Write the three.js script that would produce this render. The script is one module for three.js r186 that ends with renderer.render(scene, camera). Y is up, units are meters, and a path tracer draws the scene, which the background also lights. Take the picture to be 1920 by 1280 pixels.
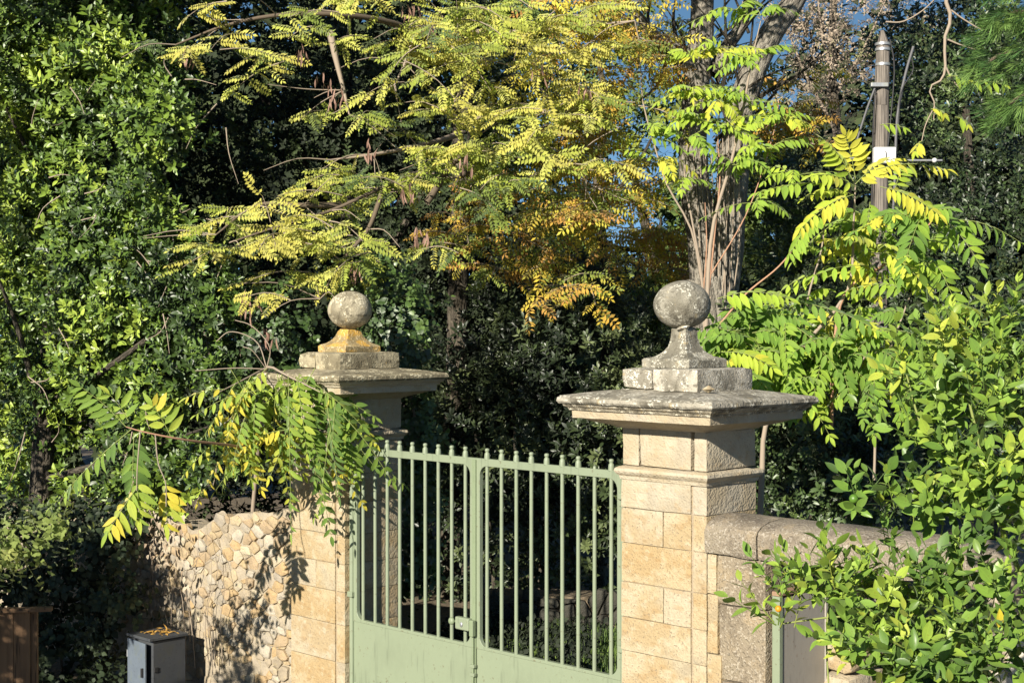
import * as THREE from 'three';
import { mergeGeometries, mergeVertices, toCreasedNormals } from 'three/addons/utils/BufferGeometryUtils.js';
import { RoundedBoxGeometry } from 'three/addons/geometries/RoundedBoxGeometry.js';

// ---------------------------------------------------------------- camera, sky, sun, exposure
const W = 1920, H = 1280, F = 2773, HORIZON = 611, EYE = 3.4;
const scene = new THREE.Scene();
const camera = new THREE.PerspectiveCamera(2 * Math.atan(H / 2 / F) * 180 / Math.PI, W / H, 0.1, 600);
camera.position.set(0, EYE, 0);
camera.rotation.x = -Math.atan((H / 2 - HORIZON) / F);
camera.updateMatrixWorld();
const renderer = new THREE.WebGLRenderer({ antialias: true });
renderer.toneMapping = THREE.LinearToneMapping;
renderer.toneMappingExposure = 1.85;
renderer.shadowMap.enabled = true;
const SUN = new THREE.Vector3(-0.455, 0.407, 0.792).normalize();
const sun = new THREE.DirectionalLight(new THREE.Color().setRGB(1.0, 0.93, 0.80), 5.0);
sun.name = 'sun';
sun.target.position.set(0, 2, -14);
sun.position.copy(sun.target.position).addScaledVector(SUN, 60);
sun.castShadow = true;
sun.shadow.camera.left = -20; sun.shadow.camera.right = 20; sun.shadow.camera.top = 20; sun.shadow.camera.bottom = -20; sun.shadow.camera.far = 140;
sun.shadow.mapSize.set(4096, 4096);
scene.add(sun, sun.target);
{
  const w = 512, h = 256, d = new Float32Array(w * h * 4), v = new THREE.Vector3();
  for (let y = 0; y < h; y++) for (let x = 0; x < w; x++) {
    const el = ((y + .5) / h - .5) * Math.PI, az = ((x + .5) / w - .5) * 2 * Math.PI;
    v.set(Math.cos(el) * Math.cos(az), Math.sin(el), Math.cos(el) * Math.sin(az));
    const s = Math.max(0, Math.sin(el)), k = Math.pow(1 - s, 5), g = Math.pow(Math.max(0, v.dot(SUN)), 8) * .18;
    const i = (y * w + x) * 4;
    d[i] = .028 + .31 * k + g; d[i + 1] = .085 + .60 * k + g * .95; d[i + 2] = .21 + .86 * k + g * .85; d[i + 3] = 1;
  }
  const sky = new THREE.DataTexture(d, w, h, THREE.RGBAFormat, THREE.FloatType);
  sky.mapping = THREE.EquirectangularReflectionMapping; sky.magFilter = THREE.LinearFilter; sky.needsUpdate = true;
  scene.background = sky; scene.environment = sky; scene.backgroundIntensity = 0.54; scene.environmentIntensity = 0.54;
}

// ---------------------------------------------------------------- helpers
function rng(seed) { let s = seed >>> 0; return () => { s = (s + 0x6d2b79f5) | 0; let t = Math.imul(s ^ (s >>> 15), 1 | s); t = (t + Math.imul(t ^ (t >>> 7), 61 | t)) ^ t; return ((t ^ (t >>> 14)) >>> 0) / 4294967296; }; }
const V = (x, y, z) => new THREE.Vector3(x, y, z);
const UP = V(0, 1, 0);
const lerp = THREE.MathUtils.lerp, clamp = THREE.MathUtils.clamp, smooth = THREE.MathUtils.smoothstep;
// a point of the place, from a direction of sight and a distance into the scene
const at = (px, py, d) => V((px - W / 2) / F * d, EYE - (py - HORIZON) / F * d, -d);
const seen = (p) => [W / 2 + p.x / -p.z * F, HORIZON - (p.y - EYE) / -p.z * F, -p.z];
function hash3(x, y, z) { let h = Math.imul(x, 374761393) ^ Math.imul(y, 668265263) ^ Math.imul(z, 2147483647 - 1274126177); h = Math.imul(h ^ (h >>> 13), 1274126177); return ((h ^ (h >>> 16)) >>> 0) / 4294967296; }
function noise3(x, y, z, px = 0, py = 0) {
  const X = Math.floor(x), Y = Math.floor(y), Z = Math.floor(z), f = (t) => t * t * (3 - 2 * t), u = f(x - X), v = f(y - Y), w = f(z - Z);
  const m = (a, p) => p ? ((a % p) + p) % p : a;
  const g = (a, b, c) => hash3(m(X + a, px), m(Y + b, py), Z + c);
  return lerp(lerp(lerp(g(0, 0, 0), g(1, 0, 0), u), lerp(g(0, 1, 0), g(1, 1, 0), u), v), lerp(lerp(g(0, 0, 1), g(1, 0, 1), u), lerp(g(0, 1, 1), g(1, 1, 1), u), v), w);
}
const fbm3 = (p, f, o = 3) => { let s = 0, a = .5, n = 0; for (let i = 0; i < o; i++) { s += a * noise3(p.x * f + i * 17, p.y * f + i * 5, p.z * f); n += a; a *= .5; f *= 2.1; } return s / n; };
function tile(u, v, f, o, seed) { let s = 0, a = .5, n = 0; for (let i = 0; i < o; i++) { s += a * noise3(u * f, v * f, seed + i * 3.7, f, f); n += a; a *= .55; f *= 2; } return s / n; }

const used = {};
function numbered(name) { const k = used[name] = (used[name] ?? -1) + 1; return k ? `${name}_${String(k).padStart(3, '0')}` : name; }
function tag(o, label, category, group, kind) {
  if (label) o.userData.label = label;
  if (category) o.userData.category = category;
  if (group) o.userData.group = group;
  if (kind) o.userData.kind = kind;
  return o;
}
function thing(name, label, category, group, pos) {
  const o = new THREE.Group(); o.name = numbered(name); scene.add(o); if (pos) o.position.copy(pos);
  return tag(o, label, category, group);
}
function part(name, geo, mat, parent, kind) {
  const m = new THREE.Mesh(geo, mat); m.castShadow = m.receiveShadow = true;
  if (parent === scene) m.name = numbered(name);
  else { const k = parent.userData._n ??= {}; const i = k[name] = (k[name] ?? -1) + 1; m.name = i ? `${name}_${String(i).padStart(3, '0')}` : name; }
  if (kind) m.userData.kind = kind;
  parent.add(m);
  return m;
}
// texture coordinates in metres, by the side that each face looks to
function boxUV(g, s = 1, ou = 0, ov = 0) {
  if (g.index) g = g.toNonIndexed();
  const p = g.attributes.position, uv = new Float32Array(p.count * 2), a = V(), b = V(), c = V();
  for (let i = 0; i < p.count; i += 3) {
    a.fromBufferAttribute(p, i); b.fromBufferAttribute(p, i + 1); c.fromBufferAttribute(p, i + 2);
    const n = b.clone().sub(a).cross(c.clone().sub(a)), ax = Math.abs(n.x), ay = Math.abs(n.y), az = Math.abs(n.z);
    [a, b, c].forEach((q, k) => {
      const [u, v] = ax > ay && ax > az ? [q.z, q.y] : ay > az ? [q.x, q.z] : [q.x, q.y];
      uv[(i + k) * 2] = u * s + ou; uv[(i + k) * 2 + 1] = v * s + ov;
    });
  }
  g.setAttribute('uv', new THREE.BufferAttribute(uv, 2));
  return g;
}
const bare = (g) => { if (g.index) g = g.toNonIndexed(); for (const k of Object.keys(g.attributes)) if (!['position', 'normal', 'uv'].includes(k)) g.deleteAttribute(k); return g; };
const join = (list) => mergeGeometries(list.map(bare));
const moved = (g, x = 0, y = 0, z = 0, rx = 0, ry = 0, rz = 0) => g.applyMatrix4(new THREE.Matrix4().compose(V(x, y, z), new THREE.Quaternion().setFromEuler(new THREE.Euler(rx, ry, rz)), V(1, 1, 1)));
function rough(g, amp, freq, crease = .7, seed = 0) {          // weather a surface
  g.deleteAttribute('uv'); g.deleteAttribute('normal');
  g = mergeVertices(g, 1e-4); g.computeVertexNormals();
  const p = g.attributes.position, n = g.attributes.normal, q = V();
  for (let i = 0; i < p.count; i++) {
    q.fromBufferAttribute(p, i); q.x += seed;
    const d = (fbm3(q, freq, 3) - .5) * 2 * amp;
    p.setXYZ(i, p.getX(i) + n.getX(i) * d, p.getY(i) + n.getY(i) * d, p.getZ(i) + n.getZ(i) * d);
  }
  return toCreasedNormals(g, crease);
}
function block(w, h, d, r = .008, amp = .004, seed = 1) {      // a dressed stone, edges worn
  const s = (l) => Math.max(2, Math.round(l / .07));
  const g = new THREE.BoxGeometry(w, h, d, s(w), s(h), s(d)); g.deleteAttribute('uv'); g.deleteAttribute('normal');
  const m = mergeVertices(g, 1e-4), p = m.attributes.position;
  for (let i = 0; i < p.count; i++) {                          // pull in the edges
    let e = 0; const c = [p.getX(i), p.getY(i), p.getZ(i)], hs = [w / 2, h / 2, d / 2];
    const on = c.map((v, k) => hs[k] - Math.abs(v) < 1e-4); e = on.filter(Boolean).length;
    if (e > 1) { const k = r * (.4 + 1.4 * noise3(c[0] * 9 + seed, c[1] * 9, c[2] * 9)) * (e > 2 ? 1.3 : 1); on.forEach((o, j) => { if (o) c[j] -= Math.sign(c[j]) * k; }); p.setXYZ(i, ...c); }
  }
  const out = rough(m, amp, 9, .55, seed * 3.1);
  return boxUV(out, 1, seed * .37, seed * .61);
}
// a moulding run round a rectangle; profile is [outset, height] from below upwards
function rectSweep(profile, a, b, seg = 10, amp = .004, seed = 1, cap = true) {
  const pos = [], idx = [], ring = 4 * seg;
  for (const [o, y] of profile) for (let s = 0; s < 4; s++) for (let k = 0; k < seg; k++) {
    const t = k / seg * 2 - 1, A = a + o, B = b + o;
    const [x, z] = [[t * A, B], [A, -t * B], [-t * A, -B], [-A, t * B]][s];
    pos.push(x, y, z);
  }
  for (let r = 0; r + 1 < profile.length; r++) for (let k = 0; k < ring; k++) { const i = r * ring + k, j = r * ring + (k + 1) % ring; idx.push(i, j, i + ring, j, j + ring, i + ring); }
  const n = pos.length / 3;
  if (cap) {
    pos.push(0, profile[0][1], 0, 0, profile.at(-1)[1], 0);
    for (let k = 0; k < ring; k++) { const j = (k + 1) % ring, T = (profile.length - 1) * ring; idx.push(n, j, k, n + 1, T + k, T + j); }
  }
  const g = new THREE.BufferGeometry(); g.setAttribute('position', new THREE.Float32BufferAttribute(pos, 3)); g.setIndex(idx);
  return boxUV(rough(g, amp, 11, .5, seed * 7.3), 1, seed * .31, seed * .17);
}
// a tapering limb along points
function limb(pts, r0, r1, seg = 12, rad = 6, wob = 0, cap = true) {
  const c = new THREE.CatmullRomCurve3(pts, false, 'centripetal'), pos = [], nor = [], uv = [], idx = [];
  let n = null, len = 0, last = null;
  for (let i = 0; i <= seg; i++) {
    const t = i / seg, p = c.getPoint(t), tg = c.getTangent(t);
    if (!n) { n = Math.abs(tg.y) < .9 ? V(0, 1, 0) : V(1, 0, 0); }
    n.addScaledVector(tg, -n.dot(tg)).normalize();
    const bi = tg.clone().cross(n); if (last) len += p.distanceTo(last); last = p;
    const r = lerp(r0, r1, t);
    for (let k = 0; k <= rad; k++) {
      const a = k / rad * 2 * Math.PI, kk = k % rad;
      const rr = r * (1 + wob * (noise3(kk * 1.7 + i * .05, i * .6, r0 * 90) - .5) * 2);
      const d = n.clone().multiplyScalar(Math.cos(a)).addScaledVector(bi, Math.sin(a));
      pos.push(p.x + d.x * rr, p.y + d.y * rr, p.z + d.z * rr); nor.push(d.x, d.y, d.z); uv.push(k / rad * Math.max(.2, Math.round(r0 * 6.28 * 2) / 2 || .5), len);
    }
  }
  const R = rad + 1;
  for (let i = 0; i < seg; i++) for (let k = 0; k < rad; k++) { const a = i * R + k; idx.push(a, a + 1, a + R, a + 1, a + R + 1, a + R); }
  const g = new THREE.BufferGeometry();
  g.setAttribute('position', new THREE.Float32BufferAttribute(pos, 3)); g.setAttribute('normal', new THREE.Float32BufferAttribute(nor, 3)); g.setAttribute('uv', new THREE.Float32BufferAttribute(uv, 2)); g.setIndex(idx);
  return g;
}
function orient(pos, y, zHint, s, out = new THREE.Matrix4()) {
  const Y = y.clone().normalize(), Z = zHint.clone().addScaledVector(Y, -zHint.dot(Y));
  if (Z.lengthSq() < 1e-6) Z.set(Y.y, -Y.x, .01).addScaledVector(Y, -.0);
  Z.normalize(); const X = Y.clone().cross(Z).normalize(); Z.copy(X).cross(Y);
  return out.makeBasis(X.multiplyScalar(s), Y.multiplyScalar(s), Z.multiplyScalar(s)).setPosition(pos);
}

// ---------------------------------------------------------------- materials
const lin = (r, g, b) => new THREE.Color().setRGB(r, g, b);
const toS = (c) => Math.round(255 * clamp(c <= .0031308 ? c * 12.92 : 1.055 * Math.pow(c, 1 / 2.4) - .055, 0, 1));
function textures(n, fn) {                                      // fn(u, v) -> [r, g, b, height]
  const c = new Uint8Array(n * n * 4), b = new Uint8Array(n * n * 4);
  for (let y = 0; y < n; y++) for (let x = 0; x < n; x++) {
    const q = fn(x / n, y / n), i = (y * n + x) * 4, h = Math.round(255 * clamp(q[3], 0, 1));
    c[i] = toS(q[0]); c[i + 1] = toS(q[1]); c[i + 2] = toS(q[2]); c[i + 3] = 255; b[i] = b[i + 1] = b[i + 2] = h; b[i + 3] = 255;
  }
  const mk = (d, s) => { const t = new THREE.DataTexture(d, n, n); t.wrapS = t.wrapT = THREE.RepeatWrapping; t.magFilter = THREE.LinearFilter; t.minFilter = THREE.LinearMipmapLinearFilter; t.generateMipmaps = true; if (s) t.colorSpace = THREE.SRGBColorSpace; t.needsUpdate = true; return t; };
  return [mk(c, true), mk(b, false)];
}
const mix3 = (a, b, t) => [lerp(a[0], b[0], t), lerp(a[1], b[1], t), lerp(a[2], b[2], t)];
const TX = {};
TX.lime = textures(512, (u, v) => {
  const a = tile(u, v, 3, 5, 1), b = tile(u, v, 12, 4, 20), c = tile(u, v, 60, 2, 40), lay = tile(u * .5, v, 16, 3, 60);
  const st = tile(u, v, 2, 5, 71); let q = mix3([.42, .325, .19], [.47, .40, .275], smooth(a, .35, .65));
  q = mix3(q, [.50, .45, .33], smooth(b, .55, .75) * .6);
  q = mix3(q, [.35, .225, .10], smooth(lay, .55, .75) * .45);
  q = mix3(q, [.27, .24, .19], smooth(st, .52, .70) * .5); q = mix3(q, [.25, .20, .14], smooth(c, .66, .82) * .7);
  const p = .82 + .3 * c; return [q[0] * p, q[1] * p, q[2] * p, .45 * b + .25 * lay + .4 * c - smooth(c, .72, .85) * .3];
});
TX.pale = textures(512, (u, v) => {
  const a = tile(u, v, 4, 5, 3), b = tile(u, v, 22, 4, 23), c = tile(u, v, 70, 2, 43);
  const st = tile(u, v, 2, 5, 73); let q = mix3([.46, .39, .275], [.53, .475, .37], smooth(a, .35, .65)); q = mix3(q, [.33, .30, .25], smooth(st, .54, .72) * .5);
  q = mix3(q, [.43, .31, .175], smooth(b, .58, .8) * .5); q = mix3(q, [.36, .31, .25], smooth(c, .74, .88) * .5);
  return [...q, .5 * b + .5 * c];
});
TX.lichen = textures(512, (u, v) => {
  const a = tile(u, v, 3, 5, 7), b = tile(u, v, 14, 4, 27), c = tile(u, v, 48, 3, 47), d = tile(u, v, 9, 4, 67), e = tile(u, v, 80, 2, 90);
  let q = mix3([.19, .175, .14], [.38, .355, .30], smooth(a, .3, .7));
  q = mix3(q, [.09, .08, .06], smooth(b, .55, .78) * .75);
  q = mix3(q, [.70, .68, .60], smooth(c, .52, .62) * smooth(tile(u, v, 7, 3, 33), .40, .62) * .9);
  q = mix3(q, [.40, .29, .11], smooth(d, .66, .78) * .4);
  q = mix3(q, [.10, .09, .07], smooth(e, .66, .82) * .6);
  return [...q, .35 * b + .5 * c + .2 * e];
});
TX.ochre = textures(512, (u, v) => {
  const a = tile(u, v, 3, 5, 107), b = tile(u, v, 14, 4, 127), c = tile(u, v, 48, 3, 147), e = tile(u, v, 80, 2, 190), d = tile(u, v, 5, 5, 167);
  let q = mix3([.24, .20, .12], [.42, .36, .24], smooth(a, .3, .7));
  q = mix3(q, [.50, .31, .055], smooth(d, .42, .62) * .85); q = mix3(q, [.60, .55, .42], smooth(c, .58, .68) * .6); q = mix3(q, [.13, .11, .07], smooth(b, .58, .78) * .6); q = mix3(q, [.12, .10, .06], smooth(e, .66, .82) * .5);
  return [...q, .35 * b + .5 * c + .2 * e];
});
TX.cement = textures(512, (u, v) => {
  const a = tile(u, v, 3, 5, 207), b = tile(u, v, 10, 4, 227), c = tile(u, v, 70, 2, 247), d = tile(u, v, 110, 2, 267), e = tile(u, v, 6, 5, 287);
  let q = mix3([.17, .145, .11], [.33, .29, .225], smooth(a, .3, .7));
  q = mix3(q, [.42, .35, .24], smooth(e, .52, .75) * .7); q = mix3(q, [.52, .49, .42], smooth(c, .60, .74) * .75); q = mix3(q, [.10, .085, .065], smooth(d, .62, .8) * .7); q = mix3(q, [.12, .10, .08], smooth(b, .58, .78) * .45);
  return [...q, .35 * b + .35 * c + .3 * d];
});
TX.grey = textures(256, (u, v) => {
  const a = tile(u, v, 3, 5, 9), b = tile(u, v, 18, 4, 29), c = tile(u, v, 50, 2, 49);
  const k = .55 + .55 * a + .25 * (b - .5) - smooth(c, .7, .9) * .3; const w = smooth(b, .55, .75) * .15;
  return [k, k * (1 - w * .15), k * (1 - w), .5 * b + .5 * c];
});
TX.bark = textures(512, (u, v) => {
  const r = 1 - Math.abs(2 * tile(u, v * .35, 14, 4, 11) - 1), a = tile(u, v, 4, 4, 31), c = tile(u, v, 60, 2, 51);
  const k = .35 + .75 * smooth(r, .45, 1) * .9 + .3 * (a - .5) + .25 * (c - .5); return [k, k * .97, k * .9, 1 - .9 * smooth(r, .5, 1) + .2 * c];
});
TX.wood = textures(256, (u, v) => { const a = tile(u, v * .06, 24, 4, 13), b = tile(u, v, 3, 4, 33); const f = smooth(tile(u, v * .05, 40, 3, 93), .62, .74); const k = (.42 + .75 * a + .5 * (b - .5)) * (1 - .6 * f); return [k, k * .96, k * .9, a]; });
TX.soil = textures(512, (u, v) => { const a = tile(u, v, 4, 5, 15), b = tile(u, v, 40, 3, 35); const q = mix3([.10, .075, .045], [.17, .135, .09], a); const k = .7 + .6 * b; return [q[0] * k, q[1] * k, q[2] * k, b]; });
TX.paint = textures(512, (u, v) => {
  const a = tile(u, v, 3, 5, 17), b = tile(u, v * .4, 30, 3, 37), c = tile(u, v, 40, 3, 57); const s = smooth(c, .70, .82) * smooth(a, .42, .65), str = smooth(tile(u, v * .12, 26, 3, 77), .62, .80) * .16;
  const k = .86 + .26 * a + .08 * (b - .5) - str * 1.2; return [lerp(k, .38, s * .6), lerp(k, .27, s * .7), lerp(k, .20, s * .7), .5 * b + .5 * c];
});
TX.leaf = textures(128, (u, v) => {
  const x = Math.abs(u - .5), mid = smooth(.03, 0, 1) , m = 1 - smooth(x, .012, .05), side = Math.abs(((v * 7 - x * 5) % 1 + 1) % 1 - .5), s = (1 - smooth(side, .03, .12)) * .5, a = tile(u, v, 4, 4, 19);
  const z = smooth(tile(u, v, 6, 3, 44), .66, .76) * .55; const k = (.72 + .42 * a + .28 * m + .10 * s); return [k * (1 + .1 * m) * (1 - z * .25), k * (1 - z * .6), k * (1 - .1 * m) * (1 - z * .7), .5 - .5 * m - .25 * s + .3 * a];
});
function mat(name, color, o = {}) {
  const { tx, bump = .006, rep = 1, ...rest } = o, m = new THREE.MeshPhysicalMaterial({ color: lin(...color), roughness: .9, ...rest }); m.name = name;
  if (tx) { const set = (t) => { const c = t.clone(); c.repeat.set(rep, rep); c.needsUpdate = true; return c; }; m.map = rep === 1 ? tx[0] : set(tx[0]); if (bump) { m.bumpMap = rep === 1 ? tx[1] : set(tx[1]); m.bumpScale = bump; } }
  return m;
}
const M = {
  lime: mat('limestone', [.86, .84, .80], { tx: TX.lime, bump: .014, rep: 1.3 }),
  lime2: mat('limestone_ochre', [.86, .80, .70], { tx: TX.lime, bump: .014, rep: 1.7 }),
  lime3: mat('limestone_grey', [.85, .84, .84], { tx: TX.lime, bump: .015, rep: 1.1 }),
  pale: mat('pale_limestone', [.80, .78, .74], { tx: TX.pale, bump: .012, rep: 1.2 }),
  lichen: mat('lichened_stone', [.85, .83, .78], { tx: TX.lichen, bump: .012, rep: 1.5 }),
  lichenball: mat('lichened_ball', [.80, .79, .74], { tx: TX.lichen, bump: .010, rep: 2.2 }),
  lichenslab: mat('lichened_slab', [.85, .80, .70], { tx: TX.lichen, bump: .012, rep: 2 }),
  ochre: mat('ochre_lichen', [1.05, .95, .75], { tx: TX.ochre, bump: .010, rep: 1.9 }),
  mortar: mat('mortar', [.38, .32, .235], { tx: TX.grey, bump: .012, rep: 2 }),
  joint: mat('joint', [.36, .29, .20], { tx: TX.grey, bump: .008, rep: 2 }),
  render: mat('old_render', [.47, .42, .35], { tx: TX.grey, bump: .014, rep: 1.6 }),
  paint: mat('sage_paint', [.212, .250, .166], { tx: TX.paint, bump: .0015, roughness: .5 }),
  paintdark: mat('sage_paint_worn', [.19, .235, .14], { tx: TX.paint, bump: .002, roughness: .55, rep: 2 }),
  soil: mat('soil', [1, 1, 1], { tx: TX.soil, bump: .02, rep: .6 }),
  asphalt: mat('asphalt', [.13, .125, .12], { tx: TX.grey, bump: .01, rep: 1.2 }),
  bark: mat('bark', [.25, .23, .20], { tx: TX.bark, bump: .03, rep: 1.4 }),
  barkdark: mat('dark_bark', [.10, .085, .065], { tx: TX.bark, bump: .03, rep: 1.5 }),
  twig: mat('twig', [.30, .24, .18], { roughness: .85 }),
  twigdark: mat('dark_twig', [.12, .09, .06], { roughness: .9 }),
  redstem: mat('red_stem', [.36, .20, .12], { roughness: .7 }),
  greenstem: mat('green_stem', [.22, .26, .07], { roughness: .7 }),
  pole: mat('weathered_pole', [.25, .225, .205], { tx: TX.wood, bump: .03, rep: 1.3 }),
  steel: mat('galvanised_steel', [.42, .43, .44], { roughness: .45, metalness: .6, tx: TX.grey, bump: .001 }),
  black: mat('black_cable', [.02, .02, .022], { roughness: .6 }),
  white: mat('white_plastic', [.66, .66, .64], { roughness: .5, tx: TX.paint, bump: .001 }),
  cabinet: mat('shaded_grey_metal', [.065, .07, .078], { roughness: .5, metalness: .1, tx: TX.grey, bump: .001 }),
  cabinetsunlit: mat('sunlit_grey_metal', [.145, .175, .215], { roughness: .45, metalness: .1, tx: TX.grey, bump: .001 }),  // paler copy of the cabinet metal, sunlight on that face put into its colour
  brown: mat('brown_boards', [.20, .12, .065], { tx: TX.wood, bump: .006, rep: 1.4 }),
  rust: mat('rusty_metal', [.30, .19, .12], { tx: TX.grey, bump: .004, rep: 3 }),
  doorpanel: mat('taupe_panel', [.30, .275, .235], { roughness: .55, tx: TX.paint, bump: .001 }),
};
M.twig.side = THREE.DoubleSide;
// ---------------------------------------------------------------- the gate complex: x runs along the gate to the right, z out to the street
const FRAME = { pos: V(1.369, 0, -10.4), turn: -Math.PI / 4 };
const toWorld = (x, y, z) => V(x, y, z).applyAxisAngle(UP, FRAME.turn).add(FRAME.pos);
function gateThing(name, label, category, group, x = 0, z = 0, y = 0) {
  const o = thing(name, label, category, group, toWorld(x, y, z)); o.rotation.y = FRAME.turn; return o;
}
const STREET = -.45;
// ground: one sheet, the street a step lower than the garden
{
  const xs = [], zs = []; for (let i = -30; i <= 30; i++) xs.push(Math.sign(i) * Math.pow(Math.abs(i) / 30, 2.2) * 280 - 2);
  for (const z of [-280, -180, -110, -70, -45, -30, -22, -16, -12, -9, -7, -5.5, -4.5, -3.6, -2.8, -2.1, -1.5, -1, -.7, -.5, -.4, -.2, 0, .4, 1, 2, 3.5, 5, 7, 9, 12, 16, 25, 45, 90, 280]) zs.push(z);
  const pos = [], idx = [], uv = [];
  for (const z of zs) for (const x of xs) { const y = (z > -.3 ? STREET : 0) + (Math.abs(x) < 40 && Math.abs(z) < 40 ? (noise3(x * .5, z * .5, 3) - .5) * .06 : 0); pos.push(x, y, z); uv.push(x, z); }
  for (let j = 0; j + 1 < zs.length; j++) for (let i = 0; i + 1 < xs.length; i++) { const a = j * xs.length + i, b = a + xs.length; idx.push(a, b, a + 1, a + 1, b, b + 1); }
  const g = new THREE.BufferGeometry(); g.setAttribute('position', new THREE.Float32BufferAttribute(pos, 3)); g.setAttribute('uv', new THREE.Float32BufferAttribute(uv, 2)); g.setIndex(idx); g.computeVertexNormals();
  const o = part('ground', g, M.soil, scene, 'structure'); o.position.copy(FRAME.pos); o.rotation.y = FRAME.turn;
  // the street surface, one thin sheet over the ground
  const r = part('street', new THREE.PlaneGeometry(120, 12, 1, 1).rotateX(-Math.PI / 2), M.asphalt, scene, 'structure');
  const uvr = r.geometry.attributes.uv; for (let i = 0; i < uvr.count; i++) uvr.setXY(i, uvr.getX(i) * 120, uvr.getY(i) * 12);
  r.position.copy(toWorld(0, STREET + .045, 8.2)); r.rotation.y = FRAME.turn;
}

// the two gate piers
function pier(name, label, x0, x1, depth, dy, opt) {
  const g = gateThing(name, label, 'gate pier', 'stone gate piers with ball finials', x0, 0);
  const w = x1 - x0, cx = w / 2, cz = -depth / 2;
  const sub = (n, geo, m, x, y, z) => { const o = part(n, geo, m, g); o.position.set(x, y, z); return o; };
  const groove = w - .135;
  // core behind the joints
  sub('core', boxUV(new THREE.BoxGeometry(w - .03, 2.62 + dy, depth - .03)), M.joint, cx, (2.62 + dy + STREET) / 2 - .1, cz);
  // courses of dressed stone below the string course, the narrow strip beyond the groove in stones of its own
  const ys = [STREET - .05, .02, .36, .70, 1.0, 1.25, 1.51, 1.80, 2.06, 2.27 + dy]; let seed = opt.seed;
  const mats = [M.lime, M.lime2, M.lime, M.lime3];
  for (let i = 0; i + 1 < ys.length; i++) {
    const h = ys[i + 1] - ys[i] - .0015, y = (ys[i] + ys[i + 1]) / 2, splits = opt.splits[i] ? [0, opt.splits[i], groove] : [0, groove];
    for (let k = 0; k + 1 < splits.length; k++) {
      const bw = splits[k + 1] - splits[k] - .002, j = noise3(seed, i, k) * .008;
      seed++; sub('block', block(bw + .001, h + .0004, depth + .004, .0024, .003, seed), i === ys.length - 2 ? M.pale : mats[seed % 4], splits[k] + bw / 2, y, cz + j - .006);
    }
    seed++; sub('block', block(.1235, h, depth - .012, .0022, .0028, seed), i === ys.length - 2 ? M.pale : mats[(seed + 1) % 4], w - .0615, y + (i > 0 && i < ys.length - 3 ? .0 : 0), cz + .001);
  }
  sub('string_course', rectSweep([[-.02, 0], [.006, .004], [.012, .03], [.030, .045], [.040, .065], [.034, .085], [.012, .098], [-.02, .104]], w / 2, depth / 2, 14, .003, seed), M.pale, cx, 2.265 + dy, cz);
  // the upper die, its panels set off by shallow grooves
  const y0 = 2.37 + dy, y1 = 2.655 + dy, yh = y1 - y0;
  sub('die_block', block(groove - .17 - .004, yh, depth, .006, .002, seed + 3), M.pale, .17 + (groove - .17) / 2, (y0 + y1) / 2, cz);
  sub('die_block', block(.165, yh, depth - .012, .006, .002, seed + 4), M.pale, .083, (y0 + y1) / 2, cz);
  sub('die_block', block(.120, yh, depth - .008, .006, .002, seed + 5), M.pale, w - .060, (y0 + y1) / 2, cz);
  const cxx = opt.cap[0] - x0, czz = opt.cap[1], sw = opt.slab[0] / 2, sd = opt.slab[1] / 2, yb = 2.65 + dy;
  const cor = [[-.33, 0], [-.315, .0], [-.30, .012], [-.27, .022], [-.20, .040], [-.135, .066], [-.125, .068], [-.085, .072], [-.082, .128], [-.075, .131]];
  sub('bed_moulding', rectSweep(cor, sw, sd, 22, .004, seed + 6), M.pale, cxx, yb, czz);
  sub('upper_moulding', rectSweep([[-.12, .125], [-.066, .130], [-.060, .146], [-.040, .158], [-.028, .178], [-.035, .182]], sw, sd, 22, .005, seed + 7), opt.seed > 40 ? M.pale : M.lichenslab, cxx, yb, czz);
  const mz = Math.min(sw, sd) - .30, top = 2.93 - 2.65;
  const slab = [[-.10, .176], [-.012, .180], [0, .196], [-.004, .222], [-.020, .236], [-.11, .250], [-.22, .268], [-.34, .281], [-mz, .284]];
  sub('cap_slab', rectSweep(slab, sw, sd, 30, .007, seed + 8), opt.seed > 40 ? M.ochreslab : M.lichen, cxx, yb, czz);
  // the plinth under the ball, of two stones
  const [bw, bd, bh] = opt.plinth, py = opt.plinthY + bh / 2, cut = bw * .58;
  const px = opt.px - x0;
  sub('plinth_stone', block(cut - .005, bh, bd, .007, .006, seed + 9), opt.plinthMat, px - bw / 2 + bw - cut / 2, py, opt.pz);
  sub('plinth_stone', block(bw - cut - .003, bh - .008, bd - .008, .014, .007, seed + 10), opt.plinthMat, px - bw / 2 + (bw - cut) / 2, py + .002, opt.pz - .004);
  // waisted neck on a square base
  sub('neck', rectSweep(opt.neck, 0, 0, 8, .005, seed + 11), opt.neckMat, opt.nx - x0, opt.plinthY + bh - .004, opt.nz);
  const ball = rough(new THREE.SphereGeometry(1, 48, 32).scale(opt.ball[3], opt.ball[4], opt.ball[3]), .006, 6, 1.2, seed);
  sub('ball', boxUV(ball.rotateY(-.7), 1, seed * .3, .2).rotateY(.7), opt.ballMat, opt.ball[0] - x0, opt.ball[1], opt.ball[2]);
  return g;
}
M.ochreslab = mat('ochre_slab', [.92, .85, .66], { tx: TX.lichen, bump: .010, rep: 1.5 });
M.paleball = mat('pale_ball', [.98, .92, .76], { tx: TX.lichen, bump: .008, rep: 2.4 });
M.palegrey = mat('pale_lichened_stone', [1.08, 1.06, 1.02], { tx: TX.lichen, bump: .010, rep: 2.6 });
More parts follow.
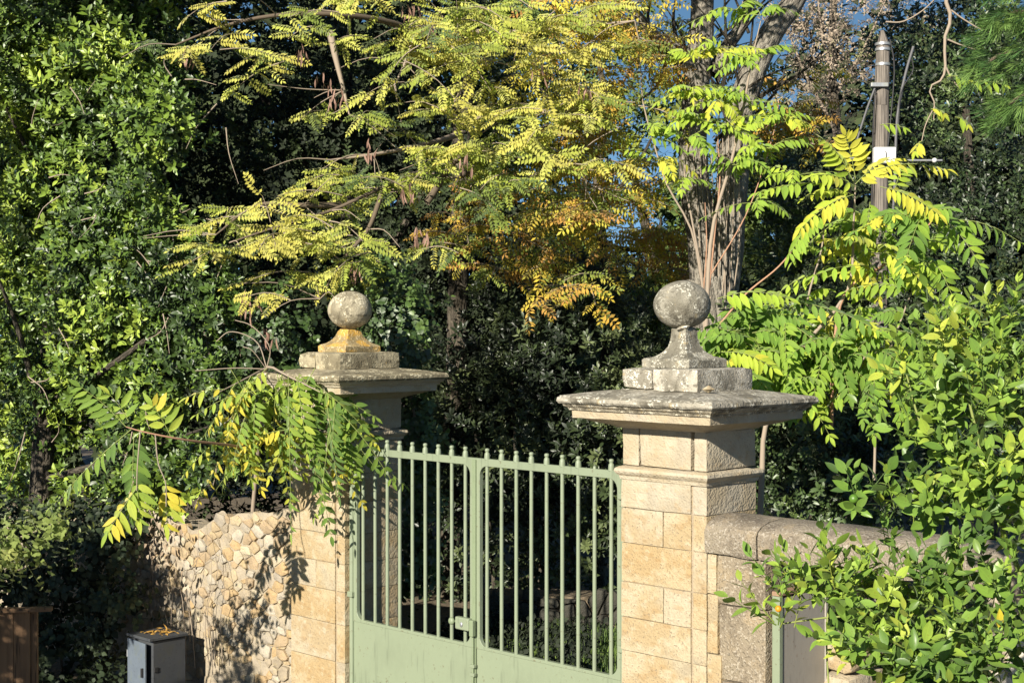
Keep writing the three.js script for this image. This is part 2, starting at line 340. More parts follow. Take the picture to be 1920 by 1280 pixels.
const pierRight = pier('gate_pier', 'nearer stone pier right of the gate, grey lichened ball on a tall neck', -.79, 0, .605, 0, {
  seed: 10, splits: { 7: .40, 5: .405, 2: .35 }, cap: [-.41, -.30], slab: [1.44, 1.28], plinth: [.73, .68, .17], plinthY: 2.925, px: -.41, pz: -.30, plinthMat: M.palegrey,
  neck: [[.215, 0], [.222, .01], [.222, .06], [.21, .072], [.155, .085], [.115, .115], [.085, .16], [.07, .22], [.066, .285], [.05, .30]], nx: -.435, nz: -.30, neckMat: M.lichenball,
  ball: [-.455, 3.556, -.30, .212, .178], ballMat: M.lichenball });
{ // the broken chip wedged under the right ball, and a pebble on the slab
  const c = part('stone_chip', block(.11, .05, .09, .016, .012, 3), M.palegrey, pierRight); c.position.set(-.452 + .79 + .05, 3.385, -.24); c.rotation.set(.1, .4, .25);
  const p = toWorld(.02, 2.955, .0), q = part('pebble', block(.10, .055, .07, .018, .012, 8), M.lime, scene); q.position.copy(p); q.rotation.y = .3; tag(q, 'small tan stone lying on the cap slab of the nearer gate pier', 'stone');
}
const pierLeft = pier('gate_pier', 'farther stone pier left of the gate, ochre neck under its ball, leaves hanging over', -4.87, -4.07, .69, .08, {
  seed: 50, splits: { 4: .38 }, cap: [-4.35, -.33], slab: [1.22, 1.30], plinth: [.65, .72, .165], plinthY: 2.995, px: -4.42, pz: -.33, plinthMat: M.ochreslab,
  neck: [[.20, 0], [.205, .01], [.205, .055], [.19, .068], [.15, .085], [.12, .11], [.09, .15], [.076, .19], [.06, .215]], nx: -4.42, nz: -.34, neckMat: M.ochre,
  ball: [-4.42, 3.548, -.35, .21, .176], ballMat: M.paleball });

// ---- the two gate leaves
const GZ = -.085, RAIL = 2.31, PANEL = .765;
function roundedHole(x0, y0, x1, y1, r) {
  const p = new THREE.Path(); p.moveTo(x0 + r, y0); p.lineTo(x1 - r, y0); p.absarc(x1 - r, y0 + r, r, -Math.PI / 2, 0); p.lineTo(x1, y1 - r); p.absarc(x1 - r, y1 - r, r, 0, Math.PI / 2);
  p.lineTo(x0 + r, y1); p.absarc(x0 + r, y1 - r, r, Math.PI / 2, Math.PI); p.lineTo(x0, y0 + r); p.absarc(x0 + r, y0 + r, r, Math.PI, Math.PI * 1.5); return p;
}
function gateLeaf(label, x0, x1, hingeLeft) {
  const g = gateThing('gate_leaf', label, 'gate', 'leaves of the double driveway gate', x0, GZ);
  const w = x1 - x0, st = .052, bottom = STREET + .1;
  const s = new THREE.Shape(); s.moveTo(0, PANEL - .02); s.lineTo(w, PANEL - .02); s.lineTo(w, RAIL); s.lineTo(0, RAIL); s.closePath();
  s.holes.push(roundedHole(st, PANEL, w - st, RAIL - .055, .085));
  const fr = new THREE.ExtrudeGeometry(s, { depth: .034, bevelEnabled: true, bevelSize: .003, bevelThickness: .003, bevelSegments: 1, curveSegments: 10 });
  const f = part('frame', boxUV(fr), M.paint, g); f.position.z = -.02;
  const pn = part('panel', boxUV(new RoundedBoxGeometry(w - .004, PANEL - .022 - bottom, .03, 2, .004)), M.paint, g); pn.position.set(w / 2, (PANEL - .022 + bottom) / 2, -.003);
  const barG = boxUV(new THREE.CylinderGeometry(.0155, .0165, RAIL - .055 - PANEL + .03, 12));
  const finG = boxUV(new THREE.LatheGeometry([[0.001, .090], [.014, .088], [.020, .080], [.020, .068], [.0145, .061], [.0145, .055], [.021, .049], [.024, .034], [.0255, .004], [.0255, -.002]].reverse().map((p) => new THREE.Vector2(...p)), 12));
  const stubG = boxUV(new THREE.CylinderGeometry(.012, .015, .022, 10));
  for (let i = 0; i < 9; i++) {
    const x = st + .075 + (w - 2 * st - .15) * i / 8;
    const b = part('bar', barG, M.paint, g); b.position.set(x, (RAIL - .055 + PANEL) / 2, -.002); b.rotation.y = i; b.rotation.z = Math.sin(i * 2.3) * .0012;
    const gone = !hingeLeft && i === 7;
    const t = part('finial', gone ? stubG : finG, M.paint, g); t.position.set(x, RAIL + (gone ? .012 : 0), -.002);
    if (gone) tag(t, 'short stub where a finial has broken off');
  }
  // hinge pole with collars
  const hx = hingeLeft ? -.012 : w + .012;
  const pole = part('hinge_pole', boxUV(new THREE.CylinderGeometry(.024, .024, RAIL - bottom - .01, 14)), M.paint, g); pole.position.set(hx, (RAIL + bottom) / 2, .016);
  for (const y of [2.13, .985]) { const c = part('hinge_collar', boxUV(new RoundedBoxGeometry(.072, .052, .07, 2, .01)), M.paint, g); c.position.set(hx, y, .016); }
  if (hingeLeft) {
    const meet = part('meeting_strip', boxUV(new THREE.BoxGeometry(.045, RAIL - bottom - .02, .012)), M.paintdark, g); meet.position.set(w + .004, (RAIL + bottom) / 2, .0235);
    const lock = part('lock_case', boxUV(new RoundedBoxGeometry(.165, .105, .05, 2, .012)), M.paint, g); lock.position.set(w - .105, .935, .041);
    const esc = part('keyhole_cover', boxUV(new THREE.SphereGeometry(.017, 12, 8).scale(1, 1.3, .5)), M.steel, lock); esc.position.set(.0, -.005, .027);
    const kn = part('knob', boxUV(new THREE.SphereGeometry(.032, 16, 12).scale(1, 1, .7)), M.paintdark, lock); kn.position.set(-.115, .01, .03);
    const sh = part('knob_stem', boxUV(new THREE.CylinderGeometry(.01, .01, .06, 8).rotateZ(Math.PI / 2)), M.paintdark, lock); sh.position.set(-.085, .01, .012);
  } else {
    const keep = part('lock_keep', boxUV(new RoundedBoxGeometry(.045, .135, .04, 2, .008)), M.paintdark, g); keep.position.set(.012, .915, .058);
    const bolt = part('bolt', boxUV(new THREE.CylinderGeometry(.009, .009, .75, 8)), M.paintdark, g); bolt.position.set(.004, .50, .044);
    for (const y of [.60, .53, .30]) { const k = part('bolt_keeper', boxUV(new RoundedBoxGeometry(.055, .028, .035, 2, .006)), M.paint, g); k.position.set(.004, y, .042); }
  }
  return g;
}
gateLeaf('left leaf of the sage green barred gate, with the lock case and knob', -4.035, -2.443, true);
gateLeaf('right leaf of the sage green barred gate, one finial missing', -2.437, -.835, false);

// ---- rubble walls: stones fitted as cells, each its own piece
function cells(w, y0, y1, step, r, keep, ax = 1) {
  if (ax !== 1) return cells(w / ax, y0, y1, step, r, (x, y) => keep(x * ax, y)).map(([p, poly]) => [[p[0] * ax, p[1]], poly.map((q) => [q[0] * ax, q[1]])]);
  const pts = []; let row = 0;
  for (let y = y0 - step; y < y1 + step; y += step * .72, row++) for (let x = -step; x < w + step; x += step) pts.push([x + (row % 2) * step * .5 + (r() - .5) * step * .8, y + (r() - .5) * step * .5, Math.pow(r(), 1.5) * step * step * .42]);
  const out = [];
  for (const p of pts) {
    if (!keep(p[0], p[1])) continue;
    let poly = [[-1, -1], [1, -1], [1, 1], [-1, 1]].map(([a, b]) => [p[0] + a * step * 1.4, p[1] + b * step * 1.2]);
    for (const q of pts) {
      if (q === p || Math.abs(q[0] - p[0]) > step * 3 || Math.abs(q[1] - p[1]) > step * 3) continue;
      const nx = q[0] - p[0], ny = (q[1] - p[1]) * 1.0, c = (q[0] ** 2 - p[0] ** 2 + q[1] ** 2 - p[1] ** 2 + p[2] - q[2]) / 2, nn = [];
      for (let i = 0; i < poly.length; i++) {
        const a = poly[i], b = poly[(i + 1) % poly.length], da = a[0] * nx + a[1] * ny - c, db = b[0] * nx + b[1] * ny - c;
        if (da <= 0) nn.push(a);
        if (da * db < 0) { const t = da / (da - db); nn.push([lerp(a[0], b[0], t), lerp(a[1], b[1], t)]); }
      }
      poly = nn; if (!poly.length) break;
    }
    if (poly.length > 2) out.push([p, poly]);
  }
  return out;
}
function stoneGeo(p, poly, r, gap, bulge) {
  // corners doubled so that outlines are worn, not sharp
  const ring = []; const n0 = poly.length;
  for (let i = 0; i < n0; i++) { const a = poly[i], b = poly[(i + 1) % n0], l = Math.hypot(b[0] - a[0], b[1] - a[1]); if (l < .012) continue; ring.push([lerp(a[0], b[0], .10), lerp(a[1], b[1], .10)], [lerp(a[0], b[0], .88), lerp(a[1], b[1], .88)]); }
  const c = ring.reduce((s, q) => [s[0] + q[0] / ring.length, s[1] + q[1] / ring.length], [0, 0]);
  const size = Math.max(...ring.map((q) => Math.hypot(q[0] - c[0], q[1] - c[1]))), k0 = Math.max(.5, 1 - gap / size), pos = [], idx = [], n = ring.length;
  const jit = ring.map(() => .90 + r() * .16), tx = (r() - .5) * .10, ty = (r() - .5) * .14;
  for (const [k, z] of [[k0, -.06], [k0, -.004], [k0 * .965, bulge * .75], [k0 * .62, bulge]]) ring.forEach((q, i) => { const dx = (q[0] - c[0]) * k * jit[i], dy = (q[1] - c[1]) * k * jit[i]; pos.push(dx, dy, z + (z > 0 ? dx * tx + dy * ty + (r() - .5) * .008 : 0)); });
  pos.push(0, 0, bulge * (1 + (r() - .5) * .3));
  for (let a = 0; a < 3; a++) for (let i = 0; i < n; i++) { const j = (i + 1) % n; idx.push(a * n + i, a * n + j, a * n + n + i, a * n + j, a * n + n + j, a * n + n + i); }
  for (let i = 0; i < n; i++) idx.push(3 * n + i, 3 * n + (i + 1) % n, 4 * n);
  let g = new THREE.BufferGeometry(); g.setAttribute('position', new THREE.Float32BufferAttribute(pos, 3)); g.setIndex(idx); g.computeVertexNormals();
  g = boxUV(toCreasedNormals(g, .75), 1, r() * 3, r() * 3);
  return [g, c];
}
const RUBBLE = [[.50, .37, .20], [.58, .46, .28], [.44, .36, .25], [.62, .53, .37], [.54, .36, .16], [.40, .35, .28], [.56, .50, .40], [.48, .34, .19]].map((c, i) => mat('rubble_stone', c.map((v, j) => (v * .72 + [.46, .39, .29][j] * .28) * .82), { tx: TX.grey, bump: .010, rep: 1.6 + i * .2 }));
function backing(profile, y0, depth, z) {                       // the mortar mass; profile [x, top]
  const s = new THREE.Shape(); s.moveTo(profile[0][0], y0); for (const [x, y] of profile.slice().reverse()) s.lineTo(x, y); s.closePath();
  const s2 = new THREE.Shape(); s2.moveTo(profile[0][0], y0); s2.lineTo(profile.at(-1)[0], y0); for (const [x, y] of profile.slice().reverse()) s2.lineTo(x, y); s2.closePath();
  const g = new THREE.ExtrudeGeometry(s2, { depth, bevelEnabled: false }); g.translate(0, 0, z - depth);
  return boxUV(g);
}
{ // left wall, running away from the far pier
  const L = 9.5, g = gateThing('rubble_wall', 'low wall of tan rubble stones left of the farther gate pier', 'wall', null, -4.88 - L, -.12);
  const top = (x) => { const t = L - x; return 1.70 - .14 * smooth(t, .2, .9) - .22 * smooth(t, 1.2, 1.9) - .10 * smooth(t, 2, 5) + (noise3(x * 6, 1, 2) - .5) * .12; };
  const prof = []; for (let i = 0; i <= 70; i++) { const x = L * i / 70; prof.push([x, top(x) - .05]); }
  part('mortar', backing(prof, STREET - .1, .42, -.012), M.mortar, g);
  { // uneven pointing between the stones
    const nx = 150, ny = 46, x0 = 5.4, pos = [], idx = [];
    for (let j = 0; j <= ny; j++) for (let i = 0; i <= nx; i++) { const x = lerp(x0, L - .002, i / nx), y = lerp(STREET - .05, top(x) - .012, j / ny); pos.push(x, y, -.009 + (fbm3(V(x, y, 1), 9, 3) - .5) * .034); }
    for (let j = 0; j < ny; j++) for (let i = 0; i < nx; i++) { const a = j * (nx + 1) + i; idx.push(a, a + 1, a + nx + 1, a + 1, a + nx + 2, a + nx + 1); }
    const q = new THREE.BufferGeometry(); q.setAttribute('position', new THREE.Float32BufferAttribute(pos, 3)); q.setIndex(idx); q.computeVertexNormals(); part('pointing', boxUV(q), M.mortar, g);
  }
  const r = rng(77);
  for (const [p, poly] of cells(L, STREET, 1.75, .112, r, (x, y) => x > 5.6 && x < L - .05 && y < top(x) - .03 && y > STREET - .02, 1.5)) {
    if (poly.some((q) => q[0] > L + .02)) poly.forEach((q) => { q[0] = Math.min(q[0], L - .005); });
    if (poly.length < 4 || r() < (p[1] < .35 + (noise3(p[0] * 3, p[1] * 3, 7) - .5) * .8 ? .42 : .07)) continue;                                     // mortar showing
    const [geo, c] = stoneGeo(p, poly, r, .004 + r() * .009, .012 + r() * .026);
    const o = part('stone', geo, RUBBLE[Math.floor(r() * 8)], g); o.position.set(c[0], c[1], -.010);
  }
}
M.coping = mat("lichened_coping", [.70, .665, .63], { tx: TX.cement, bump: .016, rep: 1.3 });
M.render2 = M.coping;
M.greyjamb = mat("weathered_jamb", [.74, .69, .62], { tx: TX.cement, bump: .018, rep: 1.1 });
const GREYSTONE = [[.45, .41, .34], [.50, .46, .39], [.38, .345, .285], [.53, .49, .43]].map((c) => mat("grey_stone", c, { tx: TX.grey, bump: .012, rep: 1.8 }));
{ // right wall with a doorway under long coping stones
  const g = gateThing('garden_wall', 'grey lichened stone wall with rounded coping right of the nearer pier', 'wall', null, 0, 0);
  const r = rng(31);
  // jamb beside the pier
  part('mortar', boxUV(new THREE.BoxGeometry(.46, 1.82 - STREET, .50)), M.joint, g).position.set(.245, (1.80 + STREET) / 2, -.29);
  for (const [a, b, y0, y1, m, sd] of [[.004, .085, 1.52, 1.80, M.lime, 61], [.004, .10, 1.10, 1.517, M.lime2, 62], [.004, .13, .72, 1.097, M.lime, 63], [.004, .20, .30, .717, M.lime3, 64], [.004, .26, STREET, .297, M.lime, 65],
    [.0865, .50, 1.46, 1.80, M.greyjamb, 66], [.1015, .50, .93, 1.457, M.greyjamb, 67], [.1315, .30, .72, .927, M.greyjamb, 68], [.302, .50, .60, .927, M.lime3, 69], [.2015, .30, .30, .717, M.greyjamb, 70], [.302, .50, .24, .597, M.lime3, 71], [.2615, .50, STREET, .237, M.greyjamb, 72]])
    part('block', block(b - a, y1 - y0, .56, .004, .010, sd), m, g).position.set((a + b) / 2, (y0 + y1) / 2, -.286 + (r() - .5) * .010);
  // coping stones
  const prof = [[.018, 0], [.026, .015], [.026, .15], [.012, .19], [-.03, .22], [-.12, .246], [-.27, .258], [-.44, .24], [-.54, .19], [-.57, .12], [-.57, 0]];
  for (const [a, b, m] of [[.003, .445, M.render2], [.46, 2.12, M.lichen], [2.135, 3.5, M.lichen], [3.515, 5.2, M.lichen]]) {
    const s = new THREE.Shape(); prof.forEach(([z, y], i) => (i ? s.lineTo(-z, y) : s.moveTo(-z, y))); s.closePath();
    let e = new THREE.ExtrudeGeometry(s, { depth: b - a, steps: Math.max(4, Math.round((b - a) / .08)), bevelEnabled: false }).rotateY(Math.PI / 2);
    e = boxUV(rough(e, .012, 8, .9, a * 5 + 2), 1, a, b);
    part('coping_stone', e, M.coping, g).position.set(a, 1.805, 0);
  }
  // beyond the doorway
  const L = 3.0, w2 = cells(L, STREET, 1.78, .21, r, (x, y) => x > .06 && x < L && y > STREET && y < 1.74);
  part('mortar', boxUV(new THREE.BoxGeometry(L, 1.80 - STREET, .46)), M.mortar, g).position.set(2.1 + L / 2, (1.80 + STREET) / 2, -.27);
  for (const [p, poly] of w2) { poly.forEach((q) => { q[0] = Math.max(q[0], .004); q[1] = Math.min(q[1], 1.79); }); const [geo, c] = stoneGeo(p, poly, r, .012, .02 + r() * .03); part('stone', geo, GREYSTONE[Math.floor(r() * 4)], g).position.set(2.1 + c[0], c[1], -.042); }
}
{ // open door leaf in the doorway
  const g = gateThing('door_leaf', 'sage edged door leaf standing open in the doorway of the garden wall', 'door', null, .555, -.09);
  const h = 1.56 - STREET - .06, y = (1.56 + STREET + .06) / 2;
  part('edge', boxUV(new RoundedBoxGeometry(.062, h, .04, 2, .004)), M.paint, g).position.set(0, y, .02);
  part('panel', boxUV(new RoundedBoxGeometry(.036, h - .02, .52, 2, .004)), M.doorpanel, g).position.set(.004, y - .005, -.262);
  part('top_rail', boxUV(new RoundedBoxGeometry(.066, .03, .56, 2, .004)), M.rust, g).position.set(0, y + h / 2 + .017, -.24);
  const st = part('stile', boxUV(new RoundedBoxGeometry(.06, h, .03, 2, .004)), M.doorpanel, g); st.position.set(.002, y, -.54);
}
{ // dark stone stub seen through the doorway
  const g = gateThing('stone_stub', 'shaded stub of block masonry behind the open door leaf', 'stone stub', null, .62, -.78);
  let y = -.05; for (let i = 0; i < 5; i++) { const h = .22 + .04 * ((i * 7) % 3); part('block', block(.34, h - .01, .5, .016, .010, 90 + i), M.lime3, g).position.set(0, y + h / 2, -.1 + (i % 2) * .02); y += h; }
}
{ // utility cabinet at the left wall
  const g = gateThing('utility_cabinet', 'grey sheet metal cabinet with door ajar, leaves on its top', 'cabinet', null, 0, 0);
  g.position.copy(at(280, 1198, 14.55)); const top = g.position.y; g.position.y = STREET; const h = top - STREET;
  const b = (w, hh, d) => boxUV(new RoundedBoxGeometry(w, hh, d, 2, .004));
  part('body', b(.40, h - .04, .37), M.cabinet, g).position.set(-.20, (h - .04) / 2, -.215);
  part('roof', b(.44, .028, .44), M.cabinet, g).position.set(-.20, h - .016, -.20);
  const d = part('door', b(.375, h - .07, .018), M.cabinetsunlit, g); d.position.set(-.205, (h - .07) / 2 + .02, .03); d.rotation.y = -.07;
  part('handle', b(.02, .09, .03), M.black, d).position.set(.15, .06, .02);
  for (const y of [.15, h - .2]) part('hinge', boxUV(new THREE.CylinderGeometry(.01, .01, .07, 8)), M.steel, g).position.set(-.398, y, .02);
  part('latch', b(.012, .05, .04), M.black, g).position.set(.004, h - .32, -.06);
  // fallen leaves lying on the roof
  const r = rng(5), list = [], lg = blade({ w: .42, n: 3, fold: .2, curl: .25 });
  for (let i = 0; i < 46; i++) list.push(lg.clone().applyMatrix4(orient(V(-.34 + r() * .28, h + .002 + r() * .012, -.34 + r() * .24), V(r() - .5, .1 * (r() - .3), r() - .5), V((r() - .5) * .5, 1, (r() - .5) * .5), .045 + r() * .04)));
  const f = part('fallen_leaves', join(list), mat('fallen_leaf', [.52, .30, .06], { roughness: .8, side: THREE.DoubleSide, tx: TX.leaf, bump: 0 }), scene, 'stuff');
  f.position.copy(g.position); f.rotation.y = FRAME.turn; tag(f, 'yellow and brown fallen leaves on the cabinet top', 'leaves');
}
{ // brown boarded screen in the shade, bottom left corner
  const g = thing('board_screen', 'brown board screen with a capping rail in the shade, bottom left corner', 'screen', null, at(-60, 1140, 12.2)); const top = g.position.y; g.position.y = STREET; g.rotation.y = .18;
  const h = top - STREET;
  for (let i = 0; i < 6; i++) part('board', boxUV(new RoundedBoxGeometry(.128, h - .05, .024, 2, .003), 1, i * .3, i * .7), M.brown, g).position.set(-.24 + i * .131, (h - .05) / 2, (i % 2) * .002);
  part('rail', boxUV(new RoundedBoxGeometry(.98, .035, .07, 2, .004)), M.brown, g).position.set(.17, h - .03, .01);
  part('post', boxUV(new RoundedBoxGeometry(.07, h - .05, .07, 2, .004)), M.brown, g).position.set(.50, (h - .05) / 2, -.05);
}
M.conduit = mat('grey_conduit', [.10, .10, .105], { roughness: .6 });
{ // telephone pole behind the garden
  const d = 17.2, base = at(1642, 1400, d); base.y = 0;
  const g = thing('utility_pole', 'weathered brown wooden utility pole with a white box, upper right', 'pole', null, base);
  const tp = at(1655, 58, d).sub(base), mid = at(1650, 292, d).sub(base), P2 = (x, y, dz = 0) => at(x, y, d - dz).sub(base);
  const shaft = join([limb([V(0, -.2, 0), mid.clone().multiplyScalar(.5), mid, tp.clone().add(V(0, -.16, 0))], .128, .076, 22, 18, .09), limb([tp.clone().add(V(0, -.165, 0)), tp.clone().add(V(-.01, 0, 0))], .078, .022, 2, 14)]);
  part('shaft', shaft, M.pole, g);
  for (const y of [84, 94, 122]) part('band', boxUV(new THREE.CylinderGeometry(.088, .089, .03, 20, 1)), M.steel, g).position.copy(P2(1654.5, y));
  part('bracket', boxUV(new RoundedBoxGeometry(.20, .05, .07, 2, .008)), M.steel, g).position.copy(P2(1648, 160, .09));
  const b = part('junction_box', boxUV(new RoundedBoxGeometry(.255, .19, .10, 2, .018)), M.white, g); b.position.copy(P2(1658, 292, .17));
  // black mark where the lid is cracked
  const cr = part('crack', limb([V(.0, .045, .052), V(.012, .01, .0535), V(.006, -.035, .0535), V(.02, -.05, .052)], .004, .010, 6, 5), M.black, b);
  part('cross_bolt', boxUV(new THREE.CylinderGeometry(.013, .013, .55, 8).rotateZ(Math.PI / 2)), M.steel, g).position.copy(P2(1722, 301, .05));
  part('cross_bolt', boxUV(new THREE.CylinderGeometry(.013, .013, .38, 8).rotateZ(Math.PI / 2)), M.steel, g).position.copy(P2(1600, 297, .05));
  part('insulator', boxUV(new THREE.SphereGeometry(.03, 10, 8)), M.white, g).position.copy(P2(1752, 301, .05));
  part('stay_strut', limb([P2(1643, 158, .08), P2(1625, 205, .1), P2(1607, 262, .12)], .013, .013, 4, 8), M.conduit, g);
  part('conduit', limb([P2(1712, 88, .05), P2(1697, 140, .05), P2(1682, 220, .06), P2(1678, 330, .1), P2(1668, 520, .1)], .017, .016, 12, 8), M.conduit, g);
  part('cable', limb([P2(1668, 75, .1), P2(1676, 120, .1), P2(1670, 220, .1), P2(1664, 280, .15)], .009, .009, 10, 6), M.black, g);
  part('cable', limb([P2(1641, 170, .1), P2(1637, 230, .12), P2(1636, 300, .12), P2(1634, 480, .12)], .008, .008, 10, 6), M.black, g);
  part('cable', limb([P2(1704, 100, .05), P2(1712, 130, .05), P2(1690, 170, .07), P2(1684, 240, .07)], .008, .008, 10, 6), M.black, g);
}
const DARKSTONE = mat('shade_dark_stone', [.05, .047, .036], { tx: TX.grey, bump: .015, rep: 2 });  // shade behind the gate put into this dark stone colour
{ // low dry stone wall in the garden, behind the gate
  const g = thing('dry_stone_wall', 'low dark dry stone wall in the shade behind the gate', 'wall', null, at(890, 1140, 16.2)); g.position.y = 0; g.rotation.y = -.12;
  const L = 1.75, r = rng(19); part('core', boxUV(new THREE.BoxGeometry(L, .46, .4)), M.soil, g).position.set(L / 2, .22, -.22);
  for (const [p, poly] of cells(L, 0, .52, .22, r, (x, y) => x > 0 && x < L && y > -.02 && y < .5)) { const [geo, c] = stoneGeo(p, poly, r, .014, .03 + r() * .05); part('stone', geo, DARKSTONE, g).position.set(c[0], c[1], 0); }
}
// ---------------------------------------------------------------- leaves
function blade({ w = .4, n = 4, fold = .25, curl = .15, shape = 1, tipw = 0 }) {
  const pos = [], uv = [], idx = [];
  for (let i = 0; i <= n; i++) {
    const t = i / n, hw = w / 2 * Math.pow(Math.sin(Math.PI * Math.pow(t, shape)), .85), z = -curl * t * t;
    if (i === 0 || i === n) { pos.push(0, t, z); uv.push(.5, t); continue; }
    pos.push(-hw, t, z + fold * hw, 0, t, z, hw, t, z + fold * hw); uv.push(.5 - hw / w, t, .5, t, .5 + hw / w, t);
  }
  const row = (i) => 1 + (i - 1) * 3, e = 1 + (n - 1) * 3;
  idx.push(0, 2, 1, 0, 3, 2);
  for (let i = 1; i < n - 1; i++) { const a = row(i), b = row(i + 1); idx.push(a, a + 1, b, a + 1, b + 1, b, a + 1, a + 2, b + 1, a + 2, b + 2, b + 1); }
  const l = row(n - 1); idx.push(l, l + 1, e, l + 1, l + 2, e);
  const g = new THREE.BufferGeometry(); g.setAttribute('position', new THREE.Float32BufferAttribute(pos, 3)); g.setAttribute('uv', new THREE.Float32BufferAttribute(uv, 2)); g.setIndex(idx); g.computeVertexNormals();
  return g;
}
function fanBlade() { // a fan-shaped leaf on a thin stalk
  const pos = [0, 0, 0], uv = [.5, 0], idx = [], n = 8;
  for (let i = 0; i <= n; i++) { const a = (i / n - .5) * 2.3, r = (Math.abs(i - n / 2) < .6 ? .78 : 1) * (.92 + .08 * ((i * 7) % 3)); pos.push(Math.sin(a) * r, Math.cos(a) * r * .95, .08 * Math.cos(a * 3)); uv.push(.5 + Math.sin(a) * .4, .9); }
  for (let i = 0; i < n; i++) idx.push(0, i + 2, i + 1);
  const g = new THREE.BufferGeometry(); g.setAttribute('position', new THREE.Float32BufferAttribute(pos, 3)); g.setAttribute('uv', new THREE.Float32BufferAttribute(uv, 2)); g.setIndex(idx); g.computeVertexNormals(); return g;
}
function tinted(g, k) { const n = g.attributes.position.count, c = new Float32Array(n * 3).fill(k); g.setAttribute('color', new THREE.BufferAttribute(c, 3)); return g; }
// local places of the leaves of a shoot: twig along +y
function shoot(n, r, { len = .16, leaf = .09, out = 55, first = .15, spread = 137.5, whorl = .0 }) {
  const list = [];
  for (let i = 0; i < n; i++) {
    const t = lerp(first, 1, Math.pow(i / (n - 1), 1 - whorl * .6)), a = (i * spread + r() * 30) * Math.PI / 180, e = (out * (1 - .45 * t) + r() * 22 - 6) * Math.PI / 180;
    const dir = V(Math.cos(a) * Math.sin(e), Math.cos(e), Math.sin(a) * Math.sin(e)), p = V(Math.cos(a) * .004, t * len, Math.sin(a) * .004);
    list.push(orient(p, dir, V((r() - .5) * .5, 1, (r() - .5) * .5), leaf * (.75 + r() * .45) * (1 - .25 * t)));
  }
  return list;
}
const plants = [];
// o.units: [{ m, c, t }]: m places one shoot (o.leaves: the leaves in it); c its tint, t which of the palette it takes
function plant(name, label, category, o) {
  const g = thing(name, label, category, o.group);
  Object.assign(o, { g, units: [], palette: o.palette }); plants.push(o); o.r = rng(o.seed);
  return o;
}
function addUnit(o, m, bias = 0) {
  const r = o.r, n = o.palette.length, p = V().setFromMatrixPosition(m), patch = fbm3(p, 1.6, 2);
  const k = clamp((patch - .5) * 1.6 + .5 + (r() - .5) * .7 + bias, 0, .999) * (n - 1), i = Math.floor(k), f = k - i, a = o.palette[i], b = o.palette[Math.min(n - 1, i + 1)];
  o.units.push({ m, t: Math.round(k), c: [lerp(a[0], b[0], f), lerp(a[1], b[1], f), lerp(a[2], b[2], f)] });
}
function blob(o, px, py, d, rx, ry, rz, n, { hollow = .55, out = .8, lift = .35, size = 1, bias = 0, front = .25, sun = .25 } = {}) {
  const r = o.r, c = at(px, py, d), k = d / F;                  // rx, ry in photograph pixels at that distance; rz in metres
  for (let i = 0; i < n; i++) {
    const dir = V(r() * 2 - 1, r() * 2 - 1, r() * 2 - 1); if (dir.lengthSq() > 1 || dir.lengthSq() < .01) { i--; continue; } dir.normalize();
    const q = lerp(hollow, 1, Math.pow(r(), .6)) * (1 + (noise3(dir.x * 2.2 + px, dir.y * 2.2 + py, dir.z * 2.2) - .5) * .55);
    const p = c.clone().add(V(dir.x * rx * k * q, dir.y * ry * k * q, dir.z * rz * q));
    const y = dir.clone().multiplyScalar(out).add(V((r() - .5) * 1.1, (r() - .5) * .9 + lift, (r() - .5) * 1.1 + front)).addScaledVector(SUN, sun);
    addUnit(o, orient(p, y, V(r() - .5, r() - .5, r() - .5), size * (.75 + r() * .5)), bias);
  }
}
const leafMats = {};
function leafMat(name, c, o) { const key = name + c; return leafMats[key] ??= mat(name + '_leaf', c, { tx: TX.leaf, bump: 0, side: THREE.DoubleSide, roughness: .6, ...o }); }
